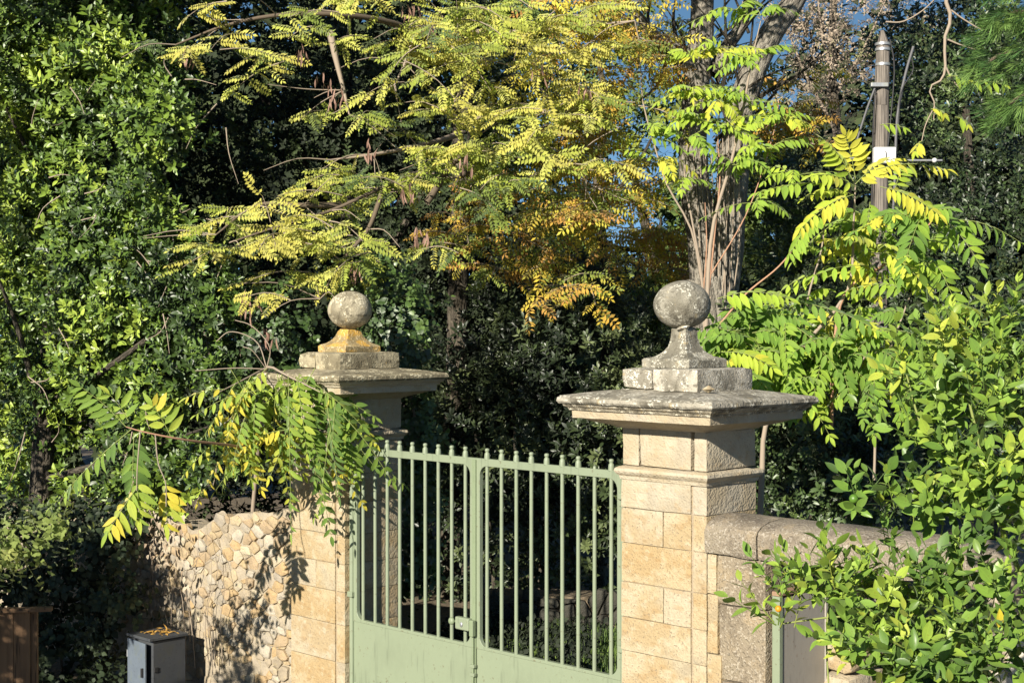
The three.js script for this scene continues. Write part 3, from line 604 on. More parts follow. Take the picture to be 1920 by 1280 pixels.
function finishPlants() {
  const C = 20, cw = Math.ceil(W / C), ch = Math.ceil(H / C), near = new Float32Array(cw * ch).fill(1e9), v = V();
  const cell = (u) => { v.setFromMatrixPosition(u.m); const [x, y, d] = seen(v); u.d = d; u.cell = d > .5 && x > -10 && x < W + 10 && y > -10 && y < H + 10 ? clamp(Math.floor(y / C), 0, ch - 1) * cw + clamp(Math.floor(x / C), 0, cw - 1) : -1; };
  for (const o of plants) for (const u of o.units) { cell(u); if (u.cell >= 0) near[u.cell] = Math.min(near[u.cell], u.d); }
  for (const o of plants) {
    const per = o.leaves.length, max = Math.floor((o.parts ?? 298) / per);
    const cand = o.units.filter((u) => u.cell >= 0 && u.d < near[u.cell] + .25).sort((a, b) => a.d - b.d);
    const hero = new Set(cand.filter((_, i) => cand.length <= max || i % Math.max(1, Math.floor(Math.min(cand.length, max * 2.2) / max)) === 0).slice(0, max));
    const m4 = new THREE.Matrix4(), lm = o.matOpt ?? {};
    for (const u of hero) for (const l of o.leaves) {
      const q = part('leaf', o.var ? o.var[(u.d * 9973 | 0) % o.var.length] : o.leaf, leafMat(o.g.name, o.palette[u.t], lm), o.g);
      m4.multiplyMatrices(u.m, l).decompose(q.position, q.quaternion, q.scale);
    }
    const rest = o.units.filter((u) => !hero.has(u)); if (!rest.length) continue;
    const r = rng(o.seed + 1), bits = o.leaves.map((l, i) => tinted(bare((o.var ? o.var[i % o.var.length] : o.leaf).clone()).applyMatrix4(l), .72 + r() * .5));
    if (o.twig) bits.push(tinted(bare(limb([V(0, -.03, 0), V(.003, o.twig * .5, .004), V(0, o.twig, 0)], o.twigR ?? .003, .0012, 3, 4)), o.twigTint ?? .6));
    const im = new THREE.InstancedMesh(mergeGeometries(bits), leafMat(o.g.name + '_foliage', [1, 1, 1], { ...lm, vertexColors: true }), rest.length);
    im.name = 'foliage'; im.userData.kind = 'stuff'; im.castShadow = im.receiveShadow = true;
    const col = new THREE.Color(); rest.forEach((u, i) => { im.setMatrixAt(i, u.m); im.setColorAt(i, col.setRGB(...u.c)); });
    o.g.add(im);
  }
}
const limbs = (o, name, list, m) => part(name, join(list), m, o.g, list.length > 1 ? 'stuff' : undefined);
const px = (d) => (a) => a.map(([x, y, dz = 0]) => at(x, y, d + dz));

// ---- compound leaves (a midrib with leaflets in pairs)
function compound(base, tip, sag, pairs, ll, r, hint) {
  const mid = base.clone().add(tip).multiplyScalar(.5).add(V(0, sag, 0)), c = new THREE.QuadraticBezierCurve3(base, mid.clone().multiplyScalar(1).add(V(0, sag, 0)), tip), list = [];
  const h = hint ?? V(0, .55, 0).addScaledVector(SUN, .8).add(V((r() - .5) * .7, (r() - .5) * .5, (r() - .5) * .7));
  for (let i = 0; i < pairs; i++) {
    const t = lerp(.14, .96, i / (pairs - 1)), p = c.getPoint(t), tg = c.getTangent(t), up = h.clone().addScaledVector(tg, -h.dot(tg)).normalize(), side = tg.clone().cross(up);
    const s = ll * (.72 + .5 * Math.sin(Math.PI * Math.min(1, t * .95 + .05)) - .12 * t);
    for (const k of [-1, 1]) {
      if (r() < .07) continue;
      const dir = side.clone().multiplyScalar(k).addScaledVector(tg, .42 + .5 * t + (r() - .5) * .25).addScaledVector(up, -.18 - r() * .32).add(V(0, -.2, 0));
      list.push(orient(p, dir, up.clone().add(V((r() - .5) * .75, (r() - .5) * .75, (r() - .5) * .75)), s * (.78 + r() * .4)));
    }
  }
  const tg = c.getTangent(1); list.push(orient(tip, tg, h, ll * .8));
  return { list, rib: limb([c.getPoint(0), c.getPoint(.33), c.getPoint(.66), c.getPoint(1)], .0042, .0016, 6, 4), d: -c.getPoint(.5).z };
}
// ailanthus-like plant: hero compound leaves stand as frond > leaflet, the others as foliage
function frondPlant(name, label, category, o) {
  const g = thing(name, label, category, o.group), r = rng(o.seed), all = []; o.g = g; o.r = r; o.all = all;
  const n = o.palette.length;
  o.add = (base, tip, sag, pairs, ll, bias = 0) => { const f = compound(base, tip, sag, pairs, ll, r); f.t = clamp((fbm3(base, 2, 2) - .5) * 1.8 + .42 + (r() - .5) * .55 + bias, 0, .999) * n | 0; all.push(f); return f; };
  o.finish = () => {
    let left = 296; const rest = [], ribs = [];
    all.sort((a, b) => (b.hero ?? 0) - (a.hero ?? 0) || a.d - b.d);
    for (const f of all) {
      if (left >= f.list.length) {
        left -= f.list.length; const q = part('frond', f.rib, o.rib ?? M.greenstem, g);
        for (const m of f.list) { const l = part('leaflet', o.var ? o.var[Math.floor(r() * o.var.length)] : o.leaf, leafMat(g.name, o.palette[clamp(f.t + (r() < .25 ? 1 : 0) - (r() < .25 ? 1 : 0), 0, n - 1)], o.matOpt), q); m.decompose(l.position, l.quaternion, l.scale); }
      } else { ribs.push(f.rib); for (const m of f.list) rest.push([m, f.t]); }
    }
    if (!rest.length) return;
    const im = new THREE.InstancedMesh(tinted(bare(o.leaf.clone()), 1), leafMat(g.name + '_foliage', [1, 1, 1], { ...o.matOpt, vertexColors: true }), rest.length), c = new THREE.Color();
    rest.forEach(([m, t], i) => { im.setMatrixAt(i, m); const a = o.palette[t], b = o.palette[Math.min(n - 1, t + 1)], f = r(), k = .85 + r() * .3; im.setColorAt(i, c.setRGB(...mix3(a, b, f * .6).map((v) => v * k))); });
    im.name = 'foliage'; im.userData.kind = 'stuff'; g.add(im);
    part('ribs', join(ribs), o.rib ?? M.greenstem, g, 'stuff');
  };
  return o;
}
const SOFT = { roughness: .92, transmission: .38, clearcoat: .15, clearcoatRoughness: .5 };   // thin leaves, light passes
const GLOSS = { roughness: .55, clearcoat: .45, clearcoatRoughness: .38 };                      // leathery leaves

// ================= far wood that closes the view under the sky
{
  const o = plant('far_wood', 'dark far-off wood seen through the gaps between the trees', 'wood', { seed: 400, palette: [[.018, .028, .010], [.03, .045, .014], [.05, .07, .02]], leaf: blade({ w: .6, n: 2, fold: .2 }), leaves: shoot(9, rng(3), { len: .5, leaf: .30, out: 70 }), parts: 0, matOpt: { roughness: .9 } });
  o.g.userData.kind = 'stuff';
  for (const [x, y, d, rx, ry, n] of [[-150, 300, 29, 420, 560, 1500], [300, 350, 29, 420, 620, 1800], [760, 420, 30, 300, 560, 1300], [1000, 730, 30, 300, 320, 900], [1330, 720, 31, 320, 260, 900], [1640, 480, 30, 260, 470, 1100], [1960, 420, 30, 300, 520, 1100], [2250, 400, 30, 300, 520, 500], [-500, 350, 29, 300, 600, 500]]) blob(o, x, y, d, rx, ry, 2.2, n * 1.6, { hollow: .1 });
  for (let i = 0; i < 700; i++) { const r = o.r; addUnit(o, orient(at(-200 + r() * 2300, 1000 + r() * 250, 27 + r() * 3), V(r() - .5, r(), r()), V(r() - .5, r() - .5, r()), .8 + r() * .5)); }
}
// ================= dark evergreens behind the gate
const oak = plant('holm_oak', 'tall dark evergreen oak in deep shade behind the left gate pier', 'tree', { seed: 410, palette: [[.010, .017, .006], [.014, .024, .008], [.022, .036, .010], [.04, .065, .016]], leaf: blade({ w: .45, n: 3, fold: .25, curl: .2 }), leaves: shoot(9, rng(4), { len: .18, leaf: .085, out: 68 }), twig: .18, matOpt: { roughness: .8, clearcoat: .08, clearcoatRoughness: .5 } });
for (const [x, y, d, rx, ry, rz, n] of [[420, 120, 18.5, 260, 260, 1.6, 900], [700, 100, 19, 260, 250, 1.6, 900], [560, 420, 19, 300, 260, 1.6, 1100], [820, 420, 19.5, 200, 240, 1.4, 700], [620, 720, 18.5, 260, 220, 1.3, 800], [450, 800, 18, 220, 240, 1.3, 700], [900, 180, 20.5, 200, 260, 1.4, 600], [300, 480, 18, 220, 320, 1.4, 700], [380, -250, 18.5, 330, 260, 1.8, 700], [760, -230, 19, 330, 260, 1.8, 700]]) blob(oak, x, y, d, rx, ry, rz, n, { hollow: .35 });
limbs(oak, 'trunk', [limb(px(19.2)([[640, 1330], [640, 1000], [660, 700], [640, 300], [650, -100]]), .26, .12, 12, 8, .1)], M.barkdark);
limbs(oak, 'branches', [[[650, 800], [560, 600], [470, 420]], [[650, 620], [760, 420], [850, 250]], [[645, 400], [520, 220], [430, 80]], [[650, 250], [740, 90], [800, -60]]].map((p) => limb(px(19.2)(p), .09, .03, 8, 6)), M.barkdark);

const bay = [];
for (const [label, seed, list] of [
  ['dark glossy bay laurel behind the gate, left of the gap', 421, [[960, 830, 18.2, 170, 190, 1.1, 620], [880, 1000, 18.6, 180, 170, 1.0, 420], [900, 640, 19.4, 150, 150, 1.0, 420]]],
  ['dark glossy bay laurel close behind the nearer gate pier', 422, [[1110, 690, 17.6, 150, 170, 1.0, 620], [1150, 870, 17.2, 110, 160, .8, 420], [1090, 1000, 17.4, 140, 140, .8, 320], [1040, 560, 18.6, 150, 120, 1.0, 360]]],
]) {
  const b = plant('bay_laurel', label, 'shrub', { seed, palette: [[.011, .019, .008], [.020, .034, .011], [.042, .064, .02], [.11, .14, .05]], leaf: blade({ w: .36, n: 4, fold: .22, curl: .18 }), leaves: shoot(9, rng(seed), { len: .17, leaf: .115, out: 62, whorl: .6 }), twig: .17, matOpt: GLOSS });  // brightest palette tone stands in for sun glints on the leaves
  for (const [x, y, d, rx, ry, rz, n] of list) blob(b, x, y, d, rx, ry, rz, n, { hollow: .4, lift: .5 });
  limbs(b, 'stems', [0, 1, 2].map((i) => limb(px(list[0][2] + .1)([[list[0][0] - 30 + i * 30, 1320], [list[0][0] - 40 + i * 50, 1000], [list[0][0] - 90 + i * 90, 700]]), .035, .015, 6, 6)), M.barkdark);
  bay.push(b);
}
// ================= large evergreen at the left, sunlit
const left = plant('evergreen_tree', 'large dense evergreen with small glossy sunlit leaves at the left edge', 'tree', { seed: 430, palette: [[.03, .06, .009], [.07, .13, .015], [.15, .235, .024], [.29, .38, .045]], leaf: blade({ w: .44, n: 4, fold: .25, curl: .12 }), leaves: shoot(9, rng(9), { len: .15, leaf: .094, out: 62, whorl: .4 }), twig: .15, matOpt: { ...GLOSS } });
{
  const r = rng(4301);
  const wallDepth = (x) => { const k = (Math.min(x, 540) - 960) / F, t = (-2.065 - 13.77 * k) / (.7071 * (1 + k)); return 13.77 + .7071 * t; };
  const depth = (x, y) => Math.max(wallDepth(x) + .55, 15.1) - .9 * smooth(760 - y, 0, 420);
  const inside = (x, y) => x < (y < 120 ? 230 : y < 330 ? 330 - (y - 120) * .1 : y < 560 ? 310 + (y - 330) * .65 : 460) && y < 985 - Math.max(0, x - 100) * .22;
  for (let i = 0; i < 205; i++) {                                // clumps of shoots with gaps between them
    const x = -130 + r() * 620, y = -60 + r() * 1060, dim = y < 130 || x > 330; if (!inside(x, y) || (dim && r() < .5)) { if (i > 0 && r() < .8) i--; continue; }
    const s = (x < 200 ? 1.2 : 1) * (34 + r() * 44); blob(left, x, y, depth(x, y) + r() * .8, s * 1.15, s * .9, s * .005, Math.round(s * .62), { hollow: .35, lift: .5, front: .45, sun: .5, size: x < 200 ? 1.2 : 1.05, bias: (dim ? -.3 : .08) + (r() - .5) * .4 });  // dim side gets darker leaf tones, shade put into the colour
  }
  for (let i = 0; i < 60; i++) { const x = -130 + r() * 620, y = -60 + r() * 1020; if (!inside(x, y + 30)) { i -= r() < .8 ? 1 : 0; continue; } const s = 60 + r() * 50; blob(left, x, y, depth(x, y) + 1.3 + r() * .8, s, s, .3, 30, { hollow: .2, bias: -.4 }); }  // deeper clumps in darker leaf tones that stand in for inner shade
  for (const [x, y, d, rx, ry, rz, n] of [[-200, 450, 16, 150, 500, 1.2, 500], [60, -170, 15.8, 260, 170, 1.0, 1100], [110, 30, 16.6, 220, 110, .8, 800], [260, 140, 17.0, 130, 110, .6, 420], [-80, 120, 16.4, 120, 160, .8, 400], [330, -180, 16, 230, 190, 1.0, 1300], [540, -260, 16.4, 200, 170, 1.0, 1000], [200, -420, 16, 330, 170, 1.2, 1100]]) blob(left, x, y, d, rx, ry, rz, n, { hollow: .4, lift: .45 });  // dense crown, mostly out of view above, placed to shade the hollow behind
}
limbs(left, 'trunk', [limb(px(17.6)([[70, 1420], [70, 1000], [90, 700], [120, 300], [140, -200]]), .17, .08, 12, 8, .1)], M.barkdark);
[[[80, 820], [40, 640, -.6], [-20, 480, -1]], [[85, 760], [200, 690, -1], [330, 600, -1.6], [430, 560, -1.7]], [[110, 420], [60, 300, -.6], [0, 180, -1]], [[115, 400], [230, 250, -.8], [300, 110, -1.2]], [[80, 900], [220, 860, -1], [390, 800, -1.8]]].forEach((p) => part('branch', limb(px(17.6)(p), .05, .012, 10, 6, .1), M.barkdark, left.g));
{ const r = rng(432), q = []; for (let i = 0; i < 46; i++) { const x = 20 + r() * 430, y = 120 + r() * 800, a = at(x, y, 15.3), b = at(x + (r() - .5) * 120, y - 60 + r() * 170, 14.9 + r() * .4); q.push(limb([a, a.clone().lerp(b, .5).add(V((r() - .5) * .1, (r() - .5) * .1, 0)), b], .008, .0025, 6, 4)); } part('dead_twigs', join(q), M.twig, left.g, 'stuff'); }

// unseen shrub out of view, placed to shade the wall end and screen
const street = plant('unseen_street_shrub', 'unseen evergreen shrub on the street beyond the left edge of the view, placed to shade the wall end', 'shrub', { seed: 433, palette: left.palette, leaf: left.leaf, leaves: left.leaves, twig: .15, parts: 0, matOpt: GLOSS });
for (const [x, y, d, rx, ry, rz, n] of [[-640, 810, 12.3, 280, 150, 1.1, 800], [-420, 880, 12.0, 140, 90, .7, 240], [-830, 830, 12.4, 260, 150, 1.0, 800], [-560, 910, 12.3, 210, 120, .9, 700], [-840, 1130, 9, 260, 300, .9, 1100], [-700, 1180, 12, 260, 240, .9, 500]]) blob(street, x, y, d, rx, ry, rz, n, { hollow: .4, lift: .45 });
[[[-640, 1480], [-650, 1150], [-640, 800]], [[-600, 1480], [-560, 1150], [-470, 880]], [[-680, 1480], [-740, 1150], [-830, 820]]].forEach((p) => part('stem', limb(px(12.3)(p), .06, .02, 8, 6, .1), M.barkdark, street.g));
part('stem', limb(px(9)([[-830, 1800], [-840, 1450], [-840, 1100]]), .05, .015, 8, 6, .1), M.barkdark, street.g);

// dark ivy on the shaded end of the rubble wall
const wallIvy = plant('shade_ivy', 'dark ivy covering the shaded end of the rubble wall left of the cabinet', 'ivy', { seed: 436, palette: [[.012, .024, .008], [.02, .036, .012], [.035, .055, .018]], leaf: blade({ w: .8, n: 3, fold: .15, curl: .25, shape: .8 }), leaves: shoot(7, rng(14), { len: .22, leaf: .08, out: 85 }), twig: .2, matOpt: { roughness: .7 } });
for (const [x, y, d, rx, ry, rz, n] of [[20, 1120, 16.3, 120, 110, .35, 180], [130, 1100, 15.7, 90, 120, .3, 170], [210, 1180, 15.3, 60, 110, .25, 110], [80, 1240, 15.6, 130, 80, .4, 170], [190, 1050, 15.4, 50, 60, .25, 60], [-80, 1080, 16, 100, 200, .5, 160], [30, 985, 17.2, 90, 35, .5, 110], [140, 985, 16.4, 90, 35, .5, 100], [240, 985, 15.7, 60, 28, .4, 60]]) blob(wallIvy, x, y, d, rx, ry, rz, n, { hollow: .1, lift: -.1, front: .5 });
limbs(wallIvy, 'stem', [limb(px(15.9)([[120, 1330], [110, 1180], [130, 1060], [160, 1000]]), .015, .006, 8, 5)], M.twigdark);

// shrub around the far pier, rounder leaves
const ivy = plant('ivy', 'ivy with round glossy leaves climbing behind the farther gate pier', 'ivy', { seed: 440, palette: [[.02, .04, .010], [.035, .07, .014], [.055, .105, .02], [.09, .15, .03]], leaf: blade({ w: .85, n: 3, fold: .15, curl: .25, shape: .75 }), leaves: shoot(7, rng(12), { len: .2, leaf: .075, out: 85 }), twig: .2, matOpt: GLOSS });
for (const [x, y, d, rx, ry, rz, n] of [[745, 640, 15.0, 65, 110, .4, 170], [790, 820, 14.9, 35, 90, .3, 90], [795, 960, 14.9, 32, 130, .25, 120], [520, 640, 15.2, 90, 90, .5, 150], [590, 760, 15.0, 60, 70, .4, 80], [775, 1080, 14.9, 30, 60, .25, 40], [700, 540, 15.6, 90, 60, .5, 80]]) blob(ivy, x, y, d, rx, ry, rz, n, { hollow: .2, lift: 0, front: .5, sun: .5 });
limbs(ivy, 'stem', [limb(px(15)([[790, 1290], [800, 1000], [780, 800], [740, 600]]), .02, .008, 10, 6)], M.twigdark);

// dark undergrowth on the ground behind the gate
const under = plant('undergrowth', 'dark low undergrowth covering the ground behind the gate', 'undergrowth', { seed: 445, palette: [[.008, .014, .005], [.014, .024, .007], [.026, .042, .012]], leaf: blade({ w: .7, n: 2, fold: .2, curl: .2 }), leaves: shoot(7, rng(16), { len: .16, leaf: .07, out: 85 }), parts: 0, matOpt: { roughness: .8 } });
under.g.userData.kind = 'stuff';
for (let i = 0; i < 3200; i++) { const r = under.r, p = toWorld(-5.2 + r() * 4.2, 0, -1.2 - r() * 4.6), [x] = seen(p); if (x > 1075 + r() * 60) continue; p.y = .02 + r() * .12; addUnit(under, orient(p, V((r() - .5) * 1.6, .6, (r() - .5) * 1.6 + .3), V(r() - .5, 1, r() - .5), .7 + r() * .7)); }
// ================= dark evergreens at the right
for (const [label, seed, list] of [
  ['dark leafy evergreen behind the garden wall right of the nearer pier', 451, [[1520, 860, 15.6, 150, 170, .8, 620], [1480, 700, 16.2, 150, 150, .9, 480], [1640, 920, 15.2, 120, 110, .7, 320], [1700, 780, 15.8, 160, 160, .8, 480]]],
  ['tall dark evergreen at the right edge behind the utility pole', 452, [[1850, 480, 17.6, 190, 180, 1.1, 620], [1740, 600, 17.4, 180, 160, 1.0, 560], [1800, 250, 18.6, 180, 200, 1.2, 560], [1920, 300, 18, 160, 200, 1.2, 460], [1780, 90, 19, 150, 140, 1.2, 420], [1520, 560, 18.4, 160, 160, 1.0, 480], [1540, 380, 19.2, 130, 140, 1.0, 360], [1880, 700, 16.8, 130, 130, .8, 300], [1900, 60, 18.6, 140, 130, 1.1, 260]]],
]) {
  const b = plant('evergreen_shrub', label, seed > 451 ? 'tree' : 'shrub', { seed, palette: [[.014, .027, .008], [.028, .052, .014], [.055, .095, .024], [.12, .17, .05]], leaf: blade({ w: .42, n: 3, fold: .25, curl: .15 }), leaves: shoot(9, rng(seed), { len: .17, leaf: .085, out: 64, whorl: .4 }), twig: .17, matOpt: GLOSS });
  for (const [x, y, d, rx, ry, rz, n] of list) blob(b, x, y, d, rx, ry, rz, n, { hollow: .4, lift: .45 });
  limbs(b, 'trunk', [limb(px(list[0][2] + .4)([[list[0][0], 1350], [list[0][0] + 10, 900], [list[0][0] - 20, 500], [list[0][0] - 40, 200]].slice(0, seed > 451 ? 4 : 2)), .12, .05, 8, 7, .1)], M.barkdark);
}
const splitTree = thing('split_trunk_tree', 'tall tree with a pale grey split trunk behind the nearer pier', 'tree');
// ================= the tree with a split grey trunk behind the nearer pier
{
  const g = splitTree, q = px(16.4), R = (w) => w * .44 * 16.4 / F;
  const o = { g };
  limbs(o, 'trunk', [limb(q([[1350, 1330, .1], [1345, 900], [1342, 640], [1330, 520]]), R(112), R(104), 14, 16, .09)], M.bark);
  limbs(o, 'trunk', [limb(q([[1328, 560], [1318, 450], [1304, 360], [1298, 270], [1308, 150], [1318, 0], [1322, -260]]), R(78), R(44), 26, 14, .12)], M.bark);
  limbs(o, 'trunk', [limb(q([[1350, 560, .02], [1362, 440, .02], [1374, 320], [1384, 230], [1410, 140], [1452, 55], [1500, -20], [1560, -260]]), R(80), R(40), 26, 14, .12)], M.bark);
  limbs(o, 'bough', [limb(q([[1335, 140, .1], [1362, 90, .15], [1386, 55, .2], [1404, 0, .2], [1420, -200, .2]]), R(34), R(20), 14, 10, .1)], M.bark);
  limbs(o, 'bough', [limb(q([[1304, 150, -.05], [1270, 95, -.1], [1232, 72, -.1], [1188, 22, -.1], [1130, -20, 0]]), R(34), R(16), 14, 10, .1)], M.bark);
  const r = rng(61), tw = [];
  for (let i = 0; i < 34; i++) { const s = q([[1290 + r() * 130, 30 + r() * 260, 0]])[0]; const e = s.clone().add(V((r() - .5) * 1.6, .2 + r() * 1.0, (r() - .3) * 1.0)), m = s.clone().lerp(e, .5).add(V((r() - .5) * .2, (r() - .3) * .2, 0)); tw.push(limb([s, m, e], .016 + r() * .014, .004, 7, 5)); }
  for (const p of [[[1232, 74], [1215, 40], [1222, -10]], [[1250, 85], [1240, 150], [1200, 190]], [[1190, 24], [1160, 60], [1120, 70]], [[1275, 100], [1262, 40], [1270, -20]]]) tw.push(limb(q(p), .028, .009, 8, 6));
  limbs(o, 'branches', tw, M.barkdark);
  // hanging ivy stems on the trunk
  limbs(o, 'climbing_stems', Array.from({ length: 9 }, (_, i) => limb(q([[1318 + i * 7, 560, -.26], [1312 + i * 8 + (i % 3) * 5, 460, -.25], [1306 + i * 10, 360, -.22], [1300 + i * 11, 290 - i * 6, -.18]]), .009, .005, 8, 5)), M.twig);
}
const crown = plant('unseen_split_crown', '', '', { seed: 515, palette: [[.20, .22, .03], [.34, .34, .04], [.46, .42, .05]], leaf: blade({ w: .5, n: 2, fold: .2 }), leaves: shoot(9, rng(37), { len: .28, leaf: .11, out: 70 }), twig: .26, matOpt: SOFT });
scene.remove(crown.g); crown.g = splitTree; 
for (const [x, y, d, rx, ry, n] of [[1180, -330, 14.4, 190, 130, 260], [1000, -420, 14, 180, 120, 200], [1330, -300, 15.4, 200, 120, 260], [1500, -260, 16.4, 200, 120, 240], [1400, -480, 15, 260, 160, 240], [1640, -300, 16.8, 160, 120, 160]]) blob(crown, x, y, d, rx, ry, .9, n, { hollow: .1 });  // crown out of view above, placed to shade the upper stems
// ================= black locust: arching sprays of pale yellow-green compound leaves
function pinnate(r, pairs = 8, ll = .155, droop = .28, w = .50) {
  const bits = [], leaf = blade({ w, n: 2, fold: .15, curl: .1 }), C = (t) => V(0, t - droop * .15 * t * t, -droop * t * t);
  for (let i = 0; i < pairs; i++) { const t = lerp(.16, .94, i / (pairs - 1)), p = C(t), s = ll * (.8 + .35 * Math.sin(Math.PI * t)); for (const k of [-1, 1]) { if (r() < .05) continue; bits.push(tinted(bare(leaf.clone()).applyMatrix4(orient(p, V(k, .25 + r() * .3, -.15 - r() * .45), V(k * .25 + (r() - .5) * .5, (r() - .5) * .4, 1), s * (.85 + r() * .3))), .85 + r() * .3)); } }
  bits.push(tinted(bare(leaf.clone()).applyMatrix4(orient(C(.98), V(0, 1, -.5), V(0, .3, 1), ll)), 1));
  bits.push(tinted(bare(limb([C(0), C(.35), C(.7), C(1)], .007, .003, 4, 3)), .6));
  return mergeGeometries(bits);
}
function sprayTree(name, label, category, opt) {
  const o = { g: thing(name, label, category), r: rng(opt.seed), units: [] };
  const geos = [pinnate(rng(opt.seed + 1), opt.pairs ?? 8, opt.ll, .2, opt.w), pinnate(rng(opt.seed + 2), (opt.pairs ?? 8) - 1, opt.ll, .5, opt.w), pinnate(rng(opt.seed + 3), (opt.pairs ?? 8) + 1, opt.ll, .35, opt.w)];
  o.spray = (x, y, d, rx, ry, n, bias = 0) => {
    const r = o.r, k = d / F, twigs = [];
    const lines = Math.max(1, Math.round(n * (opt.k ?? 1) / 9));
    for (let j = 0; j < lines; j++) {                           // a twig, leaves along it
      const s = at(x, y, d).add(V((r() * 2 - 1) * rx * k * .8, (r() * 2 - 1) * ry * k * .8, (r() - .5) * .9));
      const dir = V(-.45 + (r() - .5) * 2.2, -.05 + (r() - .5) * .6, .3 + (r() - .5) * 1.2).normalize(), L = .30 + r() * .3, e = s.clone().addScaledVector(dir, L).add(V(0, -.10 * L, 0)), c = new THREE.QuadraticBezierCurve3(s, s.clone().addScaledVector(dir, L * .55).add(V(0, .06, 0)), e);
      twigs.push(limb([c.getPoint(-.12), c.getPoint(.3), c.getPoint(.65), e], .007, .003, 5, 4));
      for (let i = 0; i < 9; i++) {
        const t = .08 + i / 9, p = c.getPoint(Math.min(t, 1)), tg = c.getTangent(Math.min(t, 1)), side = V(-tg.z, 0, tg.x).normalize().multiplyScalar(i % 2 ? 1 : -1);
        const dd = tg.clone().multiplyScalar((r() - .25) * 1.0).addScaledVector(side, .35).add(V((r() - .5) * 2.0, -.10 + (r() - .5) * .5, (r() - .5) * .8));
        const z = V((r() - .5) * .8, .35 + (r() - .5) * .9, .45 + (r() - .5) * .7).addScaledVector(SUN, .9);
        const tone = clamp((fbm3(p, 1.3, 2) - .5) * 2 + .5 + (r() - .5) * .6 + bias, 0, .999);
        o.units.push({ m: orient(p, dd, z, (opt.size ?? .235) * (.75 + r() * .5)), t: Math.floor(tone * opt.palette.length), g: Math.floor(r() * 3), d: -p.z, in: 1 });
      }
    }
    (o.twigs ??= []).push(...twigs);
  };
  o.finish = () => {
    const order = o.units.slice().sort((a, b) => a.d - b.d), inside = order.filter((u) => { const [x, y] = seen(V().setFromMatrixPosition(u.m)); return x > 5 && x < W - 5 && y > 5 && y < H - 5; });
    const step = Math.max(1, Math.floor(inside.length / 298 / 1.6)), hero = new Set(inside.filter((_, i) => i % step === 0).slice(0, 298));
    const pm = opt.palette.map((c) => leafMat(o.g.name, c, { ...SOFT, vertexColors: true }));
    for (const u of hero) { const q = part('leaf', geos[u.g], pm[u.t], o.g); u.m.decompose(q.position, q.quaternion, q.scale); }
    const rest = o.units.filter((u) => !hero.has(u)), wm = leafMat(o.g.name + '_foliage', [1, 1, 1], { ...SOFT, vertexColors: true }), c = new THREE.Color();
    const im = new THREE.InstancedMesh(geos[0], wm, rest.length); im.name = 'foliage'; im.userData.kind = 'stuff';
    rest.forEach((u, i) => { im.setMatrixAt(i, u.m); const a = opt.palette[u.t], k = .85 + o.r() * .3; im.setColorAt(i, c.setRGB(a[0] * k, a[1] * k, a[2] * k)); });
    o.g.add(im);
    part('twigs', join(o.twigs), opt.twig ?? M.twig, o.g, 'stuff');
  };
  return o;
}
const locust = sprayTree('locust_tree', 'locust tree with long sprays of yellow-green pinnate leaves across the middle', 'tree', { seed: 510, k: 1.0, palette: [[.08, .14, .018], [.18, .25, .022], [.32, .39, .035], [.46, .51, .06], [.58, .59, .10], [.56, .52, .08]], ll: .19, w: .52, size: .255 });
for (const [x, y, rx, ry, n, b, d] of [[570, 110, 70, 30, 22], [700, 25, 190, 40, 80], [470, 30, 70, 30, 20], [400, 118, 70, 25, 16], [300, 85, 60, 30, 10, -.5], [650, 205, 70, 20, 22], [770, 125, 70, 40, 28], [860, 285, 120, 45, 80], [720, 350, 130, 45, 90], [560, 430, 140, 40, 80], [460, 400, 60, 22, 16], [430, 455, 50, 25, 14], [640, 480, 110, 45, 60], [640, 530, 60, 25, 18], [900, 130, 120, 110, 130], [1010, 90, 140, 90, 95], [1040, 210, 110, 70, 60], [940, 235, 130, 60, 90], [1130, 50, 90, 50, 40], [1150, 300, 60, 30, 10], [1000, 320, 90, 40, 30], [880, 345, 90, 30, 40], [1080, 330, 60, 30, 18], [810, 60, 100, 60, 60], [960, 30, 160, 40, 90], [800, 470, 40, 30, 6], [560, 560, 40, 20, 5]]) locust.spray(x, y, d ?? 14.4 + (x % 7) * .16, rx, ry, n, b ?? .1);  // dim spray at far left has its shade put into darker leaf tones
